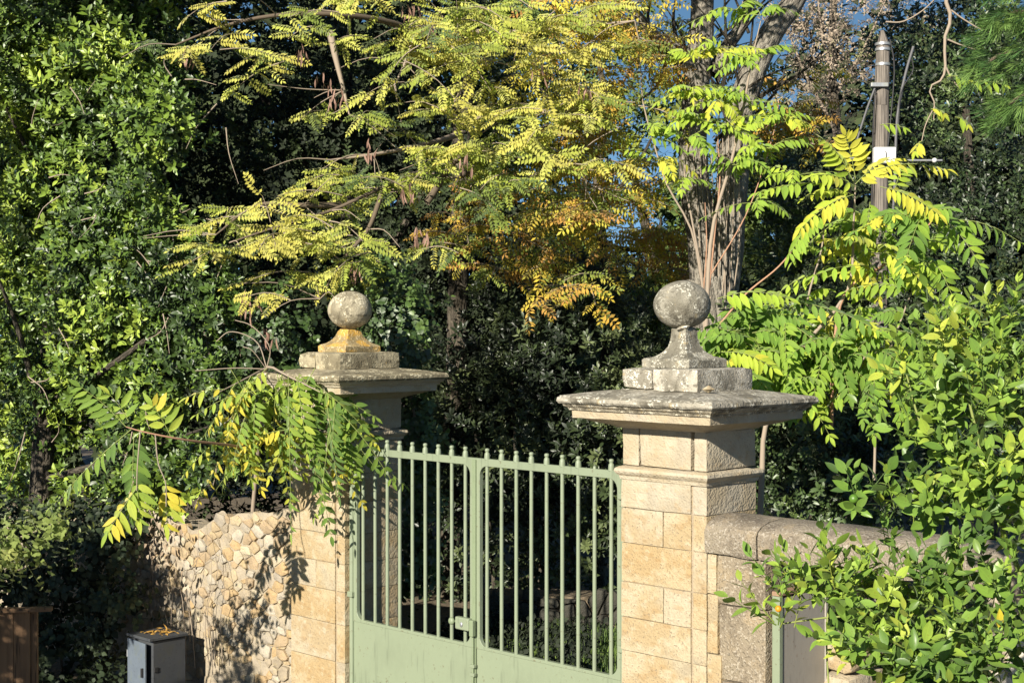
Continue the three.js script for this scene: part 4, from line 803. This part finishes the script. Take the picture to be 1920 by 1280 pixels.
{
  const q = px(18.6), q2 = px(15.2);
  part('trunk', join([limb(q([[838, 1330], [845, 1000], [855, 700], [862, 420], [868, 200], [872, 0], [880, -260]]), .15, .10, 20, 10, .1)]), M.barkdark, locust.g);
  const B = [[[866, 300, 2], [800, 320, 1], [720, 350, 0], [620, 395, -.2], [520, 425, -.4], [430, 455, -.5]], [[868, 230, 2], [960, 210, .6], [1060, 215, 0], [1160, 240, -.3]], [[870, 120, 2], [780, 60, .8], [660, 30, 0], [520, 30, -.3], [420, 50, -.4], [330, 85, -.4]], [[872, 60, 2], [980, 60, .6], [1090, 50, 0], [1190, 40, -.2]], [[864, 330, 2], [930, 300, .5], [1010, 300, -.1], [1100, 330, -.3]], [[620, 60, 0], [630, 110, 0], [645, 170, 0], [655, 215, 0]], [[720, 350, 0], [690, 430, -.1], [640, 490, -.2], [600, 560, -.2]], [[866, 250, 2], [800, 270, .8], [700, 290, .2], [620, 300, 0]], [[800, 380, 0], [870, 290, .2], [1000, 300, 0], [1090, 335, -.1]], [[780, 60, .8], [760, 120, .4], [740, 160, .2]], [[640, 385, 0], [570, 385, -.2], [480, 385, -.2], [405, 440, -.3]]];
  B.forEach((b, i) => part('branch', limb(q2(b), .03 + (i % 3) * .006, .008, 18, 6, .1), i % 2 ? M.twig : M.twigdark, locust.g));
  const tw = [], r = rng(8); for (let i = 0; i < 70; i++) { const b = B[i % B.length], a = b[1 + Math.floor(r() * (b.length - 1))], s = at(a[0], a[1], 15.2 + a[2]), e = s.clone().add(V((r() - .6) * 1.3, (r() - .6) * .7, (r() - .4) * .6)); tw.push(limb([s, s.clone().lerp(e, .5).add(V(0, (r() - .3) * .14, 0)), e], .008, .003, 6, 4)); }
  part('side_twigs', join(tw), M.twig, locust.g, 'stuff');
  // bunches of dry pods
  const podM = mat('dry_pod', [.24, .14, .10], { roughness: .7, side: THREE.DoubleSide }), pod = blade({ w: .17, n: 4, fold: .2, curl: .2 });
  for (const [x, y, n] of [[630, 175, 16], [606, 150, 10], [560, 95, 8], [790, 440, 18], [660, 505, 12], [470, 555, 20], [500, 625, 10], [760, 355, 14], [690, 275, 8], [770, 12, 12], [800, 60, 10], [350, 100, 16], [1010, 130, 8], [455, 580, 8], [1100, 160, 8], [880, 300, 8]]) {
    const bits = []; for (let i = 0; i < n; i++) bits.push(pod.clone().applyMatrix4(orient(V((r() - .5) * .16, (r() - .5) * .16, (r() - .5) * .14), V((r() - .5) * .7, -1, (r() - .5) * .7), V(r() - .5, 0, r() - .2), .09 + r() * .04)));
    part('pod_bunch', join(bits), podM, locust.g, 'stuff').position.copy(at(x, y, 14.3));
  }
}
const amber = sprayTree('amber_tree', 'tree with fine golden and orange autumn leaves behind the locust', 'tree', { seed: 520, palette: [[.22, .28, .025], [.42, .38, .025], [.58, .44, .03], [.60, .36, .04], [.50, .26, .04], [.65, .56, .05]], ll: .24, w: .40, size: .26, pairs: 6, k: 1.35 });
for (const [x, y, rx, ry, n, b] of [[1090, 230, 110, 70, 130], [1150, 330, 110, 60, 120], [1090, 400, 110, 60, 110, .2], [960, 450, 130, 60, 80, -.1], [1240, 460, 70, 50, 100, .4], [1180, 60, 110, 60, 90], [1020, 500, 120, 60, 50], [1180, 160, 90, 80, 80], [1270, 490, 50, 30, 40, .5], [1000, 370, 100, 60, 60], [1060, 560, 90, 50, 25], [1450, 230, 70, 50, 60], [1500, 215, 60, 40, 40], [1440, 120, 50, 40, 25], [1230, 340, 50, 70, 50, -.1], [1480, 170, 60, 40, 40, .2], [900, 400, 70, 60, 30, -.2], [1260, 60, 70, 50, 50], [1150, 0, 130, 40, 60], [1080, 130, 80, 60, 50]]) amber.spray(x, y, (x > 1205 ? 17.7 : x > 1030 ? 15.6 : 17.4) + (y % 5) * .16, rx, ry, n, b ?? 0);
part('trunk', join([limb(px(18.8)([[1120, 1330], [1125, 900], [1140, 600], [1120, 330], [1135, 200], [1120, 100]]), .11, .03, 16, 8, .1)]), M.barkdark, amber.g);
[[[1130, 520], [1040, 430], [960, 420]], [[1125, 400], [1200, 300], [1240, 220]], [[1122, 300], [1060, 220], [1000, 150]], [[1128, 460], [1200, 470], [1270, 470]]].forEach((p) => part('branch', limb(px(18.6)(p), .035, .01, 8, 6), M.barkdark, amber.g));
// green tree beyond, between trunk and amber tree
const back = plant('broadleaf_tree', 'mid green broadleaf tree behind the split trunk', 'tree', { seed: 530, palette: [[.05, .095, .012], [.09, .16, .02], [.16, .25, .03], [.28, .32, .04]], leaf: blade({ w: .5, n: 2, fold: .2 }), leaves: shoot(9, rng(31), { len: .26, leaf: .12, out: 70 }), twig: .24, matOpt: SOFT });
for (const [x, y, rx, ry, rz, n] of [[1275, 390, 32, 90, .8, 170], [1110, 190, 120, 70, .8, 130], [1150, 270, 90, 60, 1, 80], [1260, 230, 80, 60, .8, 90], [1050, 480, 70, 70, .8, 110], [960, 40, 110, 60, 1, 160], [1130, 60, 110, 80, 1, 90], [1250, 130, 60, 90, .8, 40], [900, 150, 110, 100, 1, 180], [1420, 320, 80, 80, .9, 150], [1450, 430, 80, 90, .9, 220], [1150, 560, 130, 70, .9, 200], [1280, 590, 90, 80, .8, 160], [1340, 460, 60, 130, .8, 160]]) blob(back, x, y, 20.5, rx, ry, rz, n, { hollow: .2 });
limbs(back, 'trunk', [limb(px(20.8)([[1236, 1330], [1240, 800], [1225, 500], [1205, 400], [1180, 300]]), .12, .05, 12, 7, .1)], M.barkdark);
limbs(back, 'branches', [[[1225, 500], [1190, 440], [1180, 380]], [[1232, 620], [1250, 480], [1262, 350]], [[1215, 440], [1240, 420], [1225, 385]]].map((p) => limb(px(20.8)(p), .04, .012, 8, 6)), M.barkdark);
// dry twiggy tree against the sky
const tan = plant('dry_leaved_tree', 'twiggy tree with faded pinkish tan leaves against the sky, upper right', 'tree', { seed: 540, palette: [[.20, .16, .11], [.32, .25, .18], [.42, .34, .26], [.28, .28, .12]], leaf: blade({ w: .5, n: 2, fold: .3, curl: .4 }), leaves: shoot(7, rng(33), { len: .26, leaf: .05, out: 75 }), twig: .3, twigTint: .5, matOpt: { roughness: .9, transmission: .2 } });
for (const [x, y, rx, ry, n] of [[1530, 60, 80, 60, 190], [1490, 170, 50, 40, 60], [1580, 130, 70, 60, 190], [1600, 20, 80, 40, 110], [1540, 230, 60, 40, 60], [1450, 20, 70, 30, 40], [1700, 30, 60, 40, 50]]) blob(tan, x, y, 21.5, rx, ry, 1.0, n, { hollow: .1 });
limbs(tan, 'trunk', [limb(px(21.8)([[1600, 1350], [1600, 800], [1590, 400], [1560, 150], [1570, -150]]), .13, .05, 12, 7, .1)], M.barkdark);
limbs(tan, 'branches', [[[1575, 260], [1510, 140], [1470, 40]], [[1565, 180], [1620, 90], [1660, 0]], [[1562, 150], [1540, 60], [1530, -40]], [[1580, 320], [1500, 250], [1440, 200]]].map((p) => limb(px(21.8)(p), .035, .01, 8, 6)), M.twig);

// ================= tree of heaven saplings
const HEAVEN = [[.13, .26, .016], [.22, .37, .018], [.32, .47, .022], [.43, .54, .028], [.58, .56, .035]];
const heavenLeaf = blade({ w: .36, n: 5, fold: .22, curl: .16, shape: .85 }), heavenVar = [heavenLeaf, blade({ w: .34, n: 5, fold: .45, curl: .34, shape: .85 }), blade({ w: .39, n: 5, fold: .12, curl: .02, shape: .8 }), blade({ w: .30, n: 5, fold: .6, curl: .22, shape: .9 })];
{ // beside the split trunk
  const o = frondPlant('heaven_sapling', 'slim tree of heaven sapling in front of the split trunk', 'sapling', { seed: 610, palette: HEAVEN.slice(1), leaf: heavenLeaf, var: heavenVar, matOpt: SOFT });
  const q = px(15.2);
  const stems = [[[1322, 640], [1316, 520], [1300, 425], [1284, 330], [1292, 250], [1300, 170]], [[1324, 620], [1336, 430], [1372, 300], [1392, 210], [1410, 110], [1426, 40]], [[1318, 540], [1296, 430], [1250, 345], [1232, 290], [1205, 190], [1196, 110], [1150, 60]], [[1330, 540], [1342, 420], [1350, 330], [1346, 260], [1350, 190]], [[1330, 520], [1400, 400], [1450, 250], [1460, 190]], [[1318, 560], [1325, 460], [1322, 380]]];
  stems.forEach((s, i) => part('stem', limb(q(s), [.015, .024, .013, .010, .008, .008][i], .005, 18, 7, .05), i < 3 ? M.twig : M.redstem, o.g));
  const r = rng(62);
  for (const [x, y, n, l] of [[1300, 170, 6, 90], [1350, 190, 8, 90], [1410, 110, 6, 80], [1310, 230, 6, 90], [1380, 310, 6, 90], [1440, 280, 6, 100], [1470, 230, 5, 90], [1300, 110, 5, 80], [1350, 100, 5, 80], [1490, 330, 5, 90], [1420, 380, 5, 90], [1372, 250, 4, 100], [1290, 260, 5, 95], [1400, 190, 4, 90], [1450, 220, 4, 80], [1426, 30, 5, 80], [1380, 20, 4, 90], [1232, 300, 4, 80], [1215, 260, 4, 90], [1285, 340, 3, 70]]) for (let i = 0; i < n; i++) { const a = (-.15 + r() * .75) * Math.PI * (r() < .5 ? 1 : -1) - Math.PI / 2 + 1.2, s = at(x, y, 15.1), e = at(x + Math.sin(i * 2.3 + x) * l * (.7 + r() * .5), y + (-.45 + r() * .95) * l * .7, 15.1 - .25 + r() * .5); o.add(s, e, .035 + r() * .05, 6 + Math.floor(r() * 3), .105, .0); }
  o.finish();
}
{ // the broad clump above the garden wall
  const o = frondPlant('heaven_clump', 'broad bright yellow-green tree of heaven clump above the garden wall', 'shrub', { seed: 620, palette: HEAVEN, leaf: heavenLeaf, var: heavenVar, matOpt: SOFT });
  const q = px(13.2);
  const stems = [[[1425, 1000], [1430, 880], [1436, 800], [1500, 660], [1590, 545], [1600, 430], [1604, 340]], [[1560, 800], [1565, 640], [1588, 545], [1660, 495], [1720, 445], [1760, 400]], [[1500, 700], [1515, 560], [1540, 470], [1548, 400]], [[1640, 900], [1650, 720], [1690, 600], [1720, 520]], [[1340, 620], [1400, 550], [1460, 500], [1510, 440]], [[1436, 800], [1470, 770], [1540, 720], [1590, 650]], [[1620, 760], [1610, 700], [1640, 620], [1605, 590]]];
  stems.forEach((s, i) => part('stem', limb(q(s), [.030, .018, .012, .013, .011, .012, .010][i], .006, 18, 7, .04), i === 0 ? M.twig : i === 1 ? M.redstem : [M.twig, M.redstem, M.twig][i % 3], o.g));
  const r = rng(63), hero = [[1642, 318, 1775, 318, .05], [1650, 350, 1760, 402, .04], [1690, 415, 1782, 392, .04], [1782, 412, 1915, 455, .06], [1730, 400, 1690, 520, .05], [1560, 345, 1420, 362, .04], [1600, 365, 1500, 430, .05], [1600, 340, 1545, 262, .05], [1604, 335, 1585, 255, .04], [1470, 565, 1652, 622, .06], [1345, 560, 1480, 560, .06], [1360, 620, 1500, 725, .05], [1485, 630, 1475, 745, .03], [1560, 620, 1595, 745, .03], [1690, 690, 1715, 815, .04], [1745, 480, 1800, 590, .05], [1640, 690, 1640, 815, .04], [1604, 345, 1680, 300, .05], [1400, 600, 1500, 600, .06], [1350, 660, 1450, 690, .05], [1380, 690, 1440, 730, .04], [1540, 400, 1480, 480, .05], [1604, 350, 1520, 330, .05], [1760, 400, 1840, 500, .05], [1740, 430, 1660, 400, .05], [1800, 640, 1900, 700, .04]];
  for (const [x, y, x2, y2, s] of hero) { const d = 12.7 + r() * .5; o.add(at(x, y, d), at(x2, y2, d - .1 - r() * .25), s, 8 + Math.floor(r() * 4), .142, .0).hero = 1; }
  for (let i = 0; i < 215; i++) { // the mass, thinning outwards
    const z = i % 5, [cx, cy, rx, ry] = [[1450, 650, 120, 75], [1580, 680, 120, 80], [1650, 460, 140, 110], [1500, 640, 120, 90], [1410, 640, 75, 75]][z], x = cx + (r() + r() - 1) * rx, y = cy + (r() + r() - 1) * ry, d = 13 + r() * .9, a = r() * Math.PI * 2, L = 75 + r() * 60;
    o.add(at(x, y, d), at(x + Math.cos(a) * L, y + 30 + Math.sin(a) * L * .6, d - .15 + (r() - .5) * .6), .04 + r() * .04, 7 + Math.floor(r() * 3), .122, z > 1 && z < 4 ? -.1 : .1);
  }
  for (let i = 0; i < 26; i++) { const x = 1640 + r() * 260, y = 560 + r() * 180, d = 12.4 + r() * .8, a = r() * 6.28; o.add(at(x, y, d), at(x + Math.cos(a) * 90, y + 40 + Math.sin(a) * 50, d), .04, 7, .125, -.1); }
  o.finish();
}
{ // the branch hanging over the far pier
  const o = frondPlant('overhanging_branch_tree', 'tree of heaven branch hanging over the farther pier and the rubble wall', 'tree branch', { seed: 630, palette: [[.10, .20, .018], [.17, .29, .02], [.26, .38, .03], [.38, .46, .035], [.58, .50, .03]], leaf: heavenLeaf, var: heavenVar, matOpt: SOFT });
  const q = px(13.0);
  const stems = [[[455, 1330, 2.6], [470, 1000, 2.4], [488, 800, 1.8], [498, 690, .6], [540, 705, 0], [600, 735, -.25]], [[560, 790, .5], [480, 835, .1], [410, 832, -.4], [330, 822, -.8], [262, 808, -.9], [235, 800, -.9]], [[498, 690, .6], [450, 715, .2], [410, 735, 0]], [[500, 690, .5], [480, 640, .5], [430, 622, .5], [405, 640, .5]], [[500, 690, .5], [505, 650, .4], [470, 610, .4], [440, 600, .4]], [[500, 692, .5], [440, 690, .4], [365, 695, .3]], [[498, 690, .5], [470, 655, .4], [455, 650, .4]], [[262, 808, -.9], [256, 880, -.9], [255, 920, -.9]], [[290, 815, -.9], [296, 870, -.9], [309, 905, -.9], [310, 950, -.9]]];
  stems.forEach((s, i) => part('stem', limb(q(s), [.03, .016, .012, .006, .006, .006, .005, .006, .006][i], .004, 16, 6), i === 1 ? M.redstem : M.twig, o.g));
  const r = rng(64), hero = [[245, 805, 95, 950, .05, .3], [250, 812, 245, 960, .03, 0], [310, 900, 312, 985, .02, 1], [235, 800, 150, 725, .04, 0], [240, 790, 205, 740, .03, .4], [320, 820, 285, 760, .03, .5], [255, 900, 260, 975, .02, .2], [255, 915, 200, 1000, .02, .1], [540, 705, 545, 1000, .05, -.1], [560, 710, 620, 1005, .05, -.3], [600, 735, 665, 900, .04, 0], [585, 730, 590, 900, .04, -.2], [500, 700, 480, 860, .05, 0], [520, 700, 530, 880, .05, 0], [600, 730, 700, 830, .05, .1], [440, 720, 395, 800, .03, .3], [420, 730, 350, 745, .04, .3], [470, 705, 430, 790, .04, .1], [555, 705, 575, 850, .05, 0], [610, 740, 635, 930, .04, -.3], [590, 720, 680, 800, .04, .2], [560, 700, 600, 780, .05, .1], [500, 690, 440, 760, .04, .1], [455, 800, 470, 900, .04, 0]];
  for (const [x, y, x2, y2, s, b] of hero) { const d = x < 340 ? 12.1 + r() * .2 : 12.75 + r() * .35; const n = Math.hypot(x2 - x, y2 - y); o.add(at(x, y, d), at(x2, y2, d - .05), s * .6, Math.round(clamp(n / 15, 4, 13)), (x < 340 ? .145 : .118) + r() * .025, b).hero = 1; }
  for (let i = 0; i < 52; i++) { const x = 425 + r() * 230, y = 690 + r() * 150, d = 12.7 + r() * .5, x2 = x + (r() - .5) * 240; o.add(at(x, y, d), at(x2, y + 30 + r() * 120, d - .1 + r() * .3), .04, 7, .104, (r() - .6) * .4); }
  o.finish();
}
// ================= citrus bush close by on the right
const citrus = plant('citrus_bush', 'bright green citrus bush with glossy leaves in the lower right foreground', 'shrub', { seed: 700, palette: [[.045, .105, .010], [.09, .18, .014], [.15, .26, .02], [.23, .34, .028], [.36, .42, .04]], leaf: blade({ w: .46, n: 6, fold: .30, curl: .14, shape: .9 }), leaves: shoot(7, rng(71), { len: .20, leaf: .092, out: 62, first: .05 }), var: [blade({ w: .46, n: 6, fold: .30, curl: .14, shape: .9 }), blade({ w: .42, n: 6, fold: .55, curl: .32, shape: .9 }), blade({ w: .5, n: 6, fold: .16, curl: -.06, shape: .85 })], twig: .20, twigR: .0035, twigTint: .7, matOpt: { roughness: .8, transmission: .18, clearcoat: .38, clearcoatRoughness: .33 } });
for (const [x, y, d, rx, ry, rz, n, b] of [[1760, 690, 7.0, 60, 60, .2, 16, .2], [1840, 740, 6.9, 110, 70, .28, 40, .15], [1750, 800, 7.0, 90, 70, .25, 30, .1], [1880, 860, 6.8, 110, 90, .28, 44, 0], [1750, 940, 7.0, 75, 50, .22, 17, .1], [1850, 950, 6.9, 110, 80, .28, 36, 0], [1545, 1112, 6.9, 80, 22, .16, 20], [1650, 955, 7.0, 45, 18, .1, 6], [1612, 948, 6.8, 18, 10, .05, 4], [1650, 1125, 6.9, 75, 40, .2, 20], [1670, 1200, 6.8, 80, 45, .2, 18, -.1], [1760, 1150, 7.1, 70, 45, .2, 8], [1880, 1150, 6.7, 90, 65, .28, 24], [1680, 1250, 6.5, 90, 50, .2, 20, .1], [1800, 1240, 6.5, 140, 80, .25, 40], [1910, 1230, 6.5, 90, 90, .25, 34], [1620, 1215, 6.6, 60, 40, .15, 10], [1720, 1080, 6.8, 70, 45, .2, 12], [1900, 640, 7.1, 60, 50, .2, 12, .2], [1890, 1010, 6.7, 60, 50, .2, 8], [1960, 900, 6.9, 90, 300, .3, 50], [1475, 1110, 6.9, 35, 12, .1, 6], [1470, 1165, 6.85, 40, 20, .08, 5], [1990, 1180, 6.6, 90, 160, .3, 26]]) blob(citrus, x, y, d, rx, ry, rz, Math.round(n * .95), { hollow: .25, out: .45, lift: .75, front: .1, sun: .15, bias: b ?? 0 });
{
  const r = rng(73), q = px(6.95);
  // upright young shoots
  for (const [x, y, x2, y2] of [[1740, 720, 1758, 590], [1700, 760, 1682, 640], [1800, 700, 1815, 600], [1860, 680, 1868, 590], [1830, 690, 1790, 620], [1890, 640, 1905, 575], [1680, 1060, 1655, 985]]) for (let i = 0; i < 3; i++) { const t = i / 2.4; addUnit(citrus, orient(at(lerp(x, x2, t), lerp(y, y2, t), 7.0), V((x2 - x) / 200, 1, .1), V(r() - .5, r() - .5, r() - .5), .85), .25); }
  [[[1960, 1360], [1880, 1290], [1790, 1190], [1700, 1110], [1600, 1110], [1490, 1105]], [[1960, 1360], [1900, 1230], [1830, 1130], [1720, 1060], [1660, 1010]], [[1960, 1360], [1940, 1150], [1870, 960], [1830, 800], [1800, 680]], [[1870, 960], [1790, 900], [1730, 800], [1700, 700]], [[1880, 1290], [1780, 1270], [1680, 1240], [1600, 1230]], [[1940, 1150], [1960, 950], [1910, 760], [1890, 640]], [[1700, 1110], [1620, 1150], [1540, 1160], [1470, 1170]], [[1790, 1190], [1760, 1080], [1770, 980]], [[1600, 1085], [1560, 1130], [1552, 1200], [1556, 1290]]].forEach((p, i) => part('stem', limb(q(p), [.016, .014, .018, .011, .011, .012, .006, .007, .006][i], .004, 14, 6), M.greenstem, citrus.g));
  const fruit = new THREE.SphereGeometry(.021, 16, 12), fm = mat('ripe_fruit', [.75, .30, .015], { roughness: .45, tx: TX.grey, bump: .001 }), fg = mat('unripe_fruit', [.10, .21, .025], { roughness: .4, tx: TX.grey, bump: .001 });
  for (const [x, y, m, k, l] of [[1461, 1142, fm, .72, 'small ripe orange fruit'], [1602, 935, fg, 1, 'small unripe green fruit'], [1858, 995, fg, .9, 'small unripe green fruit']]) { const f = part('fruit', fruit, m, citrus.g); f.position.copy(at(x, y, 6.7)); f.scale.setScalar(k); tag(f, l); }
  const y = part('yellow_leaf', citrus.leaf, mat('yellow_leaf', [.72, .58, .02], { ...SOFT, side: THREE.DoubleSide, tx: TX.leaf, bump: 0 }), citrus.g); orient(at(1875, 1178, 6.4), V(.1, 1, .1), V(.3, .1, 1), .085).decompose(y.position, y.quaternion, y.scale); tag(y, 'single bright yellow leaf');
}
// ================= fan-leaved shrub at the left edge
const fan = plant('fan_leaved_shrub', 'small shrub with pale green fan-shaped leaves low at the left edge', 'shrub', { seed: 710, palette: [[.14, .20, .03], [.22, .29, .05], [.32, .36, .08]], leaf: fanBlade(), leaves: shoot(8, rng(75), { len: .26, leaf: .045, out: 85, first: 0 }), twig: .26, matOpt: SOFT });
for (const [x, y, rx, ry, n] of [[40, 1010, 70, 35, 26], [95, 985, 50, 25, 14], [20, 1050, 50, 30, 16], [-40, 1030, 60, 50, 18], [115, 1020, 30, 20, 6]]) blob(fan, x, y, 12.2, rx, ry, .25, n, { hollow: .1, lift: -.2, front: .3 });
limbs(fan, 'stem', [limb(px(12.4)([[-120, 1330], [-90, 1150], [-40, 1040], [30, 1010], [120, 975]]), .02, .004, 12, 6)], M.twig);
// ================= dead creeper on the rubble wall
{
  const g = gateThing('dead_creeper', 'dry dead creeper with curled leaves on the left rubble wall', 'creeper', null, -7.75, -.05), r = rng(81), st = [];
  for (let i = 0; i < 13; i++) { const x = .3 + r() * 1.5, y0 = -.2 + r() * .6, L = .6 + r() * .8; st.push(limb([V(x, y0, .02), V(x + (r() - .5) * .2, y0 + L * .35, .03 + r() * .03), V(x + (r() - .5) * .4, y0 + L * .7, .02 + r() * .06), V(x + (r() - .5) * .7, Math.min(1.5, y0 + L), .03 + r() * .1)], .006, .002, 8, 4)); }
  part('stems', join(st), M.twig, g, 'stuff');
  const lf = blade({ w: .6, n: 3, fold: .6, curl: .5 }), ms = [[.42, .34, .24], [.32, .24, .16], [.50, .42, .31]].map((c) => mat('dry_leaf', c, { roughness: .85, side: THREE.DoubleSide, tx: TX.leaf, bump: 0, transmission: .2 }));
  for (let i = 0; i < 170; i++) { const x = .05 + r() * 1.2 * (r() < .7 ? .7 : 1), y = .35 + Math.pow(r(), .7) * 1.15; const q = part('leaf', lf, ms[i % 3], g); orient(V(x, y, .03 + r() * .12), V((r() - .5), -.8 + (r() - .5), .4), V(r() - .5, r() * .5, 1), .04 + r() * .04).decompose(q.position, q.quaternion, q.scale); }
}
// ================= bare twig with a few yellow leaves, upper right
{
  const o = frondPlant('bare_vine', 'bare pale twisting twig with a few yellow leaves, upper right', 'vine', { seed: 720, palette: HEAVEN.slice(2), leaf: heavenLeaf, matOpt: SOFT });
  const q = px(12.6);
  [[[1775, -140], [1772, 0], [1782, 35], [1770, 75], [1772, 125], [1765, 150], [1742, 165], [1752, 195], [1750, 225]], [[1772, 125], [1785, 150], [1810, 178]], [[1776, 75], [1800, 85], [1838, 97]], [[1782, 20], [1810, 40], [1850, 60], [1885, 55]], [[1752, 200], [1735, 235], [1728, 265]], [[1660, 42], [1690, 42], [1730, 20], [1770, -20]]].forEach((s, i) => part('stem', limb(q(s), [.02, .009, .009, .008, .006, .008][i], .004, 14, 6), M.twig, o.g));
  for (const [x, y, x2, y2] of [[1775, 145, 1815, 150], [1820, 155, 1880, 160], [1745, 205, 1770, 215], [1790, 220, 1815, 235], [1650, 235, 1695, 240], [1728, 265, 1715, 285]]) o.add(at(x, y, 12.5), at(x2, y2, 12.5), .02, 4, .10, .2);
  o.finish();
}
// ================= pine branch, top right
{
  const g = thing('pine_tree', 'pine branch with soft green needles reaching in at the top right corner', 'tree'), r = rng(91), d = 6.6, q = px(d);
  part('trunk', limb([V(3.3, STREET, -d - .4), V(3.25, 3, -d - .3), V(3.2, 6, -d - .3), V(3.1, 9, -d - .4)], .14, .07, 12, 10, .1), M.bark, g);
  const br = [[[2250, -60], [2060, -20], [1950, 20], [1880, 30], [1845, 60]], [[2250, 20], [2050, 40], [1940, 90], [1870, 105], [1838, 135]], [[2250, 80], [2060, 110], [1960, 160], [1900, 190], [1880, 205]], [[2250, -120], [2060, -90], [1930, -50], [1860, -30]]];
  br.forEach((p) => part('branch', limb(q(p), .02, .005, 12, 6), M.twigdark, g));
  const ng = []; for (let i = 0; i < 26; i++) { const a = i * 2.4, e = .35 + r() * .5; ng.push(blade({ w: .035, n: 2, fold: .4 }).applyMatrix4(orient(V(0, r() * .35, 0), V(Math.cos(a) * e, 1, Math.sin(a) * e), V(Math.cos(a), -.2, Math.sin(a)), .75))); }
  const tuft = join(ng), ms = [[.05, .12, .025], [.09, .18, .035], [.14, .24, .05]].map((c) => mat('pine_needle', c, { roughness: .7, side: THREE.DoubleSide }));
  for (let i = 0; i < 260; i++) { const p = br[i % 4], k = 1.2 + r() * (p.length - 2.2), j = Math.floor(k), f = k - j, a = p[j], b = p[j + 1] ?? a, s = part('needle_tuft', tuft, ms[Math.floor(r() * 3)], g); orient(at(lerp(a[0], b[0], f) + (r() - .5) * 50, lerp(a[1], b[1], f) + (r() - .3) * 46, d + (r() - .5) * .25), V(-.7 + (r() - .5) * 1.2, -.35 + (r() - .5) * .8, .3 + (r() - .5) * .6), V(r() - .5, 1, r() - .5), .085 + r() * .05).decompose(s.position, s.quaternion, s.scale); }
}
// ================= grass in the garden
{
  const r = rng(95), n = 11000, b = blade({ w: .06, n: 3, fold: .3, curl: .35 }), bits = [];
  for (let i = 0; i < 9; i++) bits.push(tinted(bare(b.clone()).applyMatrix4(orient(V((r() - .5) * .12, 0, (r() - .5) * .12), V((r() - .5) * .9, 1, (r() - .5) * .9), V(r() - .5, .2, r() - .5), .09 + r() * .1)), .8 + r() * .4));
  const im = new THREE.InstancedMesh(mergeGeometries(bits), mat('grass', [1, 1, 1], { ...SOFT, vertexColors: true, side: THREE.DoubleSide }), n), c = new THREE.Color(), m = new THREE.Matrix4();
  for (let i = 0; i < n; i++) { const p = i % 2 ? toWorld(-5 + r() * 6, 0, -1.6 - r() * 5) : toWorld(-2 + r() * 8, 0, -2 - r() * 7); orient(V(p.x, 0, p.z), V((r() - .5) * .3, 1, (r() - .5) * .3), V(r() - .5, 0, r() - .5), .7 + r() * .7, m); im.setMatrixAt(i, m); const k = r(); im.setColorAt(i, c.setRGB(lerp(.06, .17, k), lerp(.13, .27, k), .025)); }
  im.name = 'grass'; tag(im, 'rough green grass in the garden behind the wall', 'grass', null, 'stuff'); scene.add(im);
}
locust.finish(); amber.finish(); finishPlants();
renderer.shadowMap.type = THREE.PCFSoftShadowMap;
scene.traverse((m) => { if (m.isMesh) m.castShadow = m.receiveShadow = true; delete m.userData._n; });
renderer.render(scene, camera);
